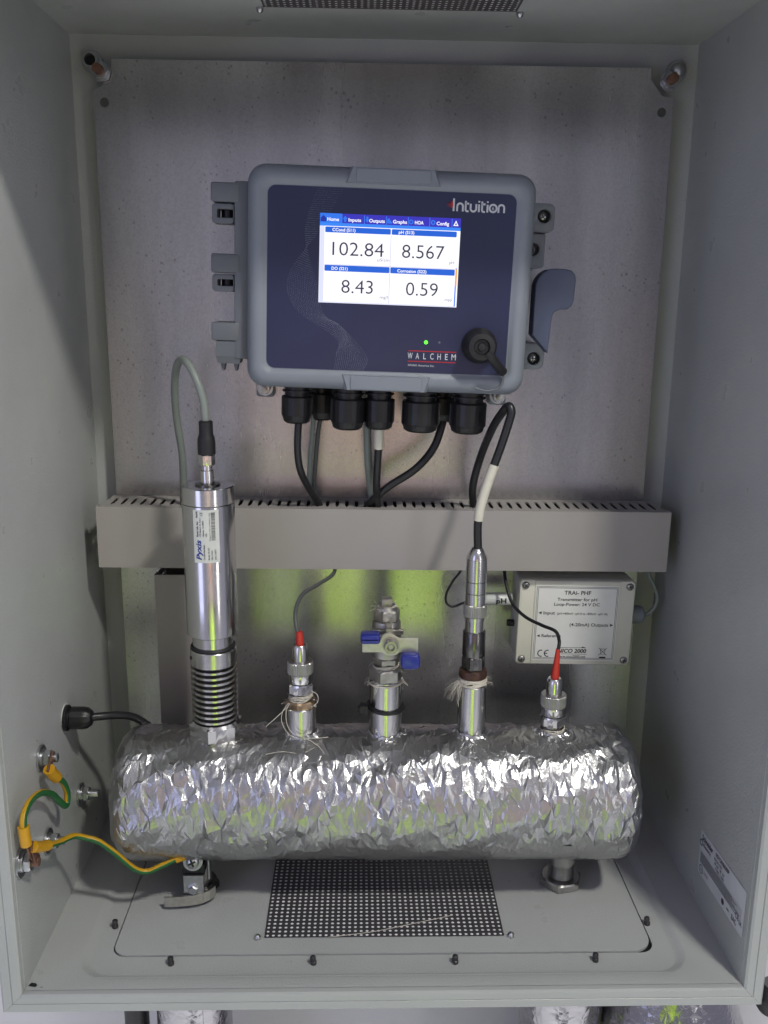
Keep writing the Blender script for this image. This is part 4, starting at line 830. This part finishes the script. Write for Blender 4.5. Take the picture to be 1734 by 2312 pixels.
for i, (y, z, lbl, c) in enumerate(EB):
    t = thing('earth_bolt', lbl, c, (-.2998, y, z), group='earth bolts on the left wall')
    s = 1.15 if i == 3 else 1
    lathe('washer', [(.0112 * s, 0), (.0112 * s, .0016), (.0060, .0018)], 'zinc', t, rot=R90, n=32); lathe('spring_washer', [(.0074 * s, .0018), (.0074 * s, .0036)], 'zinc', t, rot=R90, n=28)
    hexnut('nut', .0074 * s, .0036, .0094, 'zinc', t, rot=R90)
    lathe('stud', [(.0040, .0090), (.0040, .0145 if i != 1 else .0175), (.0034, .0150 if i != 1 else .0185), (.00001, .0152 if i != 1 else .0187)], 'rust_copper' if i == 3 else 'zinc', t, rot=R90, n=20)
e1 = thing('earth_wire', 'short green and yellow wire looping between two left wall bolts', 'wire', (-.290, -.2238, .1707))
O = Vector((-.290, -.2238, .1707)); rel = lambda P: [Vector(p) - O for p in P]
striped_wire('wire', rel([(-.2885, -.2365, .1660), (-.2870, -.2260, .1530), (-.2850, -.2150, .1415), (-.2845, -.2085, .1270), (-.2850, -.2130, .1180), (-.2868, -.2240, .1290), (-.2885, -.2350, .1420), (-.2900, -.2560, .1555), (-.2905, -.2790, .1615), (-.2905, -.2935, .1580), (-.2905, -.2970, .1490), (-.2900, -.2965, .1350)]), .0029, e1, phase=6)
tube('heat_shrink', rel([(-.2885, -.2370, .1670), (-.2878, -.2320, .1600), (-.2868, -.2255, .1525)]), .0050, 'yellow_sleeve', e1); tube('heat_shrink', rel([(-.2905, -.2968, .1500), (-.2902, -.2968, .1420), (-.2898, -.2962, .1330)]), .0045, 'yellow_sleeve', e1)
prism('lug', [(a, b) for a, b in ((-.2300, .1660), (-.2200, .1740), (-.2250, .1780), (-.2400, .1680), (-.2390, .1630))], -.2893, -.2880, 'rust_copper', e1, axes=(1, 2, 0), loc=tuple(-O))
prism('lug', [(-.3000, .1340), (-.2930, .1340), (-.2890, .1200), (-.2830, .1150), (-.2880, .1130), (-.2950, .1200)], -.2888, -.2876, 'rust_copper', e1, axes=(1, 2, 0), loc=tuple(-O))
e2 = thing('earth_wire', 'long green and yellow wire from left wall to drain fitting', 'wire', (-.285, -.2847, .1102)); O = Vector((-.285, -.2847, .1102))
striped_wire('wire', rel([(-.2855, -.2900, .1275), (-.2835, -.2740, .1175), (-.2810, -.2480, .1040), (-.2750, -.2290, .0975), (-.2660, -.2220, .0910), (-.2560, -.2200, .0860), (-.2430, -.2160, .0715), (-.2290, -.2110, .0530), (-.2180, -.2070, .0465), (-.2040, -.2040, .0510), (-.1930, -.2010, .0550), (-.1870, -.1990, .0560)]), .0027, e2, phase=1)
tube('heat_shrink', rel([(-.2860, -.2925, .1290), (-.2845, -.2820, .1220), (-.2828, -.2690, .1150)]), .0046, 'yellow_sleeve', e2); tube('heat_shrink', rel([(-.1930, -.2010, .0550), (-.1890, -.1995, .0560), (-.1850, -.1975, .0560)]), .0040, 'yellow_sleeve', e2)
prism('lug', [(-.2960, .1300), (-.2900, .1330), (-.2830, .1180), (-.2790, .1120), (-.2860, .1080), (-.2900, .1130)], -.2872, -.2860, 'rust_copper', e2, axes=(1, 2, 0), loc=tuple(-O))

# ------------------------------------------------------------------ fittings below the header
dv = thing('drain_fitting', 'small steel drain fitting with bent lever under the left end of the foil', 'valve', (-.1790, -.1850, -.0040))
lathe('pipe', [(.0100, .0), (.0100, .0600)], 'steel_dull', dv, (.002, .024, 0), n=32)
hexnut('pipe_nut', .0170, .0005, .0100, 'dark_steel', dv, (.002, .024, 0))
prism('bracket', [(-.0095, .0080), (.0088, .0080), (.0092, .0345), (-.0095, .0345)], -.0060, -.0040, 'zinc', dv)
box('bracket_foot', (-.0095, -.0060, .0060), (.0092, .0140, .0080), 'zinc', dv, .0005); box('clamp_block', (-.0110, -.0030, .0330), (.0100, .0120, .0440), 'black_plastic', dv, .001)
lathe('washer', [(.0092, 0), (.0092, .0018)], 'zinc', dv, (-.0005, -.0020, .0480), (rad(78), 0, 0), 28); screw_head('clamp_screw', (-.0005, -.0040, .0484), .0064, dv, 'zinc', (rad(78), 0, 0), .4)
lathe('stem_nut', [(.0050, 0), (.0050, .0026), (.0038, .0040), (.00001, .0042)], 'zinc', dv, (-.0005, -.0060, .0205), FY, 6); lathe('post', [(.0016, 0), (.0016, .0230)], 'zinc', dv, (.0125, .0040, .0250), n=12)
LV = [(-.0275, -.0085), (-.0180, -.0090), (-.0040, -.0080), (.0060, -.0055), (.0140, -.0010), (.0185, .0050)]
V = []; F = []
for i, (x, y) in enumerate(LV):
    dz = .0020 + .0004 * i; V += [(x, y, .0040 + dz), (x, y - .0016, .0040 + dz), (x, y - .0016, .0142 + dz), (x, y, .0142 + dz)]
    if i: b = 4 * i; F += [(b - 4 + k, b - 4 + (k + 1) % 4, b + (k + 1) % 4, b + k) for k in range(4)]
F += [(0, 1, 2, 3), tuple(range(len(V) - 1, len(V) - 5, -1))]
lv = mesh_obj('lever', V, F, 'lever_plate', dv, loc=(0, 0, -.0018))
sp = thing('support_fitting', 'threaded steel fitting with large hex nut under the foil header', 'pipe fitting', (.1770, -.1550, -.0040))
hexnut('hex_nut', .0215, .0003, .0085, 'steel_dull', sp, rot=(0, 0, rad(12)))
V = [(.0105, .0085)]
for k in range(9): z = .0088 + k * .0016; V += [(.0118, z), (.0126, z + .0006), (.0118, z + .0013)]
lathe('threaded_pipe', V + [(.0118, .0240)], 'steel_dull', sp, n=40); lathe('pipe', [(.0122, .0245), (.0130, .0250), (.0130, .0520)], 'steel_dull', sp, n=40)

# ------------------------------------------------------------------ what shows below and beside the enclosure
wl = mesh_obj('wall', [(-2.2, .06, -1.3), (2.2, .06, -1.3), (2.2, .06, 1.6), (-2.2, .06, 1.6)], [(0, 1, 2, 3)], 'wall_paint'); tag(wl, kind='structure')
fl = mesh_obj('floor', [(-2.2, -3.2, -1.3), (2.2, -3.2, -1.3), (2.2, .06, -1.3), (-2.2, .06, -1.3)], [(0, 1, 2, 3)], 'wall_paint'); tag(fl, kind='structure')
def lagged(label, x, y, r, z1=-.03, seams=()):
    t = thing('insulated_pipe', label, 'pipe', (x, y, -1.29), group='lagged pipes below the enclosure')
    lathe('cladding', [(r, 0), (r, z1 + 1.29 - .004), (r - .004, z1 + 1.29)], 'embossed_cladding', t, n=56)
    for a in seams: s_ = box('seam_band', (-.005, -.0012, .02), (.005, .0012, z1 + 1.285), 'embossed_cladding', t, loc=(r * math.cos(a), r * math.sin(a), 0), rot=(0, 0, a + math.pi / 2))
    return t
lagged('foil-clad pipe under the left half of the enclosure', -.2050, -.085, .0410, seams=(rad(-60),))
lagged('foil-clad pipe under the right half of the enclosure', .2040, -.085, .0460, seams=(rad(-100),))
rp = thing('insulated_pipe', 'bright flared foil-clad pipe below the right corner', 'pipe', (.325, -.085, -1.29), group='lagged pipes below the enclosure')
lathe('cladding', [(.105, 0), (.105, 1.0), (.072, 1.10), (.040, 1.225), (.036, 1.255)], 'embossed_cladding', rp, n=56, smooth=20)
dp = tube('drain_pipe', [(-.2720, -.075, -.04), (-.2720, -.075, -.5), (-.2720, -.075, -1.28)], .0135, 'black_plastic'); tag(dp, 'thin black pipe beside the left foil-clad pipe', 'pipe')
bx = thing('junction_box', 'dark green box on the wall right of the enclosure', 'box', (.420, .03, -.06))
box('case', (-.055, -.05, -.10), (.055, .028, .045), 'green_case', bx, .004) if 'green_case' in M else None
mat('green_case', (.05, .075, .05), .5); mat('pale_trim', (.42, .33, .29), .6)
box('case', (-.055, -.05, -.12), (.055, .028, .045), 'green_case', bx, .004); box('trim_strip', (-.052, -.056, .004), (.052, -.0505, .026), 'pale_trim', bx, .001)

hr_ = tube('loose_thread', [(-.0511, -.2354, -.0023), (-.010, -.2290, -.0018), (.030, -.2170, -.0022), (.0649, -.2069, -.0019)], .0003, 'thread_white', n=6); tag(hr_, 'thin pale thread lying across the perforated floor vent', 'thread')

# ------------------------------------------------------------------ the photographer, whose hi-vis jacket the polished metal mirrors
def person():
    t = thing('person', 'person in an open yellow-green hi-vis vest holding up a phone', 'person', (0, 0, 0))
    J = [((.0, -1.34, -.36), .19, .12), ((.0, -1.33, -.20), .19, .12), ((.0, -1.32, -.02), .22, .12), ((.0, -1.32, .12), .13, .09), ((.0, -1.31, .20), .06, .06), ((.0, -1.29, .30), .085, .10), ((.0, -1.29, .40), .085, .10), ((.0, -1.30, .46), .05, .06),
         ((-.23, -1.32, .08), .07, .07), ((-.34, -1.22, -.10), .06, .06), ((-.21, -1.09, .22), .048, .048), ((-.10, -1.02, .46), .03, .04),
         ((.23, -1.32, .08), .07, .07), ((.34, -1.22, -.10), .06, .06), ((.21, -1.09, .22), .048, .048), ((.05, -1.02, .46), .03, .04),
         ((-.10, -1.34, -.46), .095, .10), ((-.11, -1.33, -.82), .065, .07), ((-.11, -1.35, -1.22), .05, .055), ((-.11, -1.26, -1.27), .045, .03),
         ((.10, -1.34, -.46), .095, .10), ((.11, -1.33, -.82), .065, .07), ((.11, -1.35, -1.22), .05, .055), ((.11, -1.26, -1.27), .045, .03)]
    E = [(0, 1), (1, 2), (2, 3), (3, 4), (4, 5), (5, 6), (6, 7), (3, 8), (8, 9), (9, 10), (10, 11), (3, 12), (12, 13), (13, 14), (14, 15), (0, 16), (16, 17), (17, 18), (18, 19), (0, 20), (20, 21), (21, 22), (22, 23)]
    me = bpy.data.meshes.new('body'); me.from_pydata([j[0] for j in J], E, []); o = bpy.data.objects.new('body', me); link(o, t)
    sm = o.modifiers.new('skin', 'SKIN'); me.skin_vertices.new() if not me.skin_vertices else None
    for i, j in enumerate(J): me.skin_vertices[0].data[i].radius = (j[1], j[2])
    me.skin_vertices[0].data[0].use_root = True
    ss = o.modifiers.new('sub', 'SUBSURF'); ss.levels = 2; ss.render_levels = 2
    dg = bpy.context.evaluated_depsgraph_get(); em_ = bpy.data.meshes.new_from_object(o.evaluated_get(dg)); o.modifiers.clear(); o.data = em_
    em_.materials.clear()
    for k in ('hi_vis', 'trousers', 'skin', 'shirt'): em_.materials.append(M[k])
    for p in em_.polygons:
        c = p.center; p.use_smooth = True
        p.material_index = 1 if c.z < -.48 else (2 if (c.z > .19 and c.y < -1.15) or (c.z > .40 and c.y > -1.07) else (3 if (abs(c.x + .02) < .055 and c.y > -1.32) or abs(c.x) > .235 or c.y > -1.14 or c.z > .02 else 0))
    ph = box('phone', (-.062, -1.0, .49), (.012, -.9915, .645), 'phone_black'); tag(ph, 'black phone held up by the person in hi-vis', 'phone')
person()
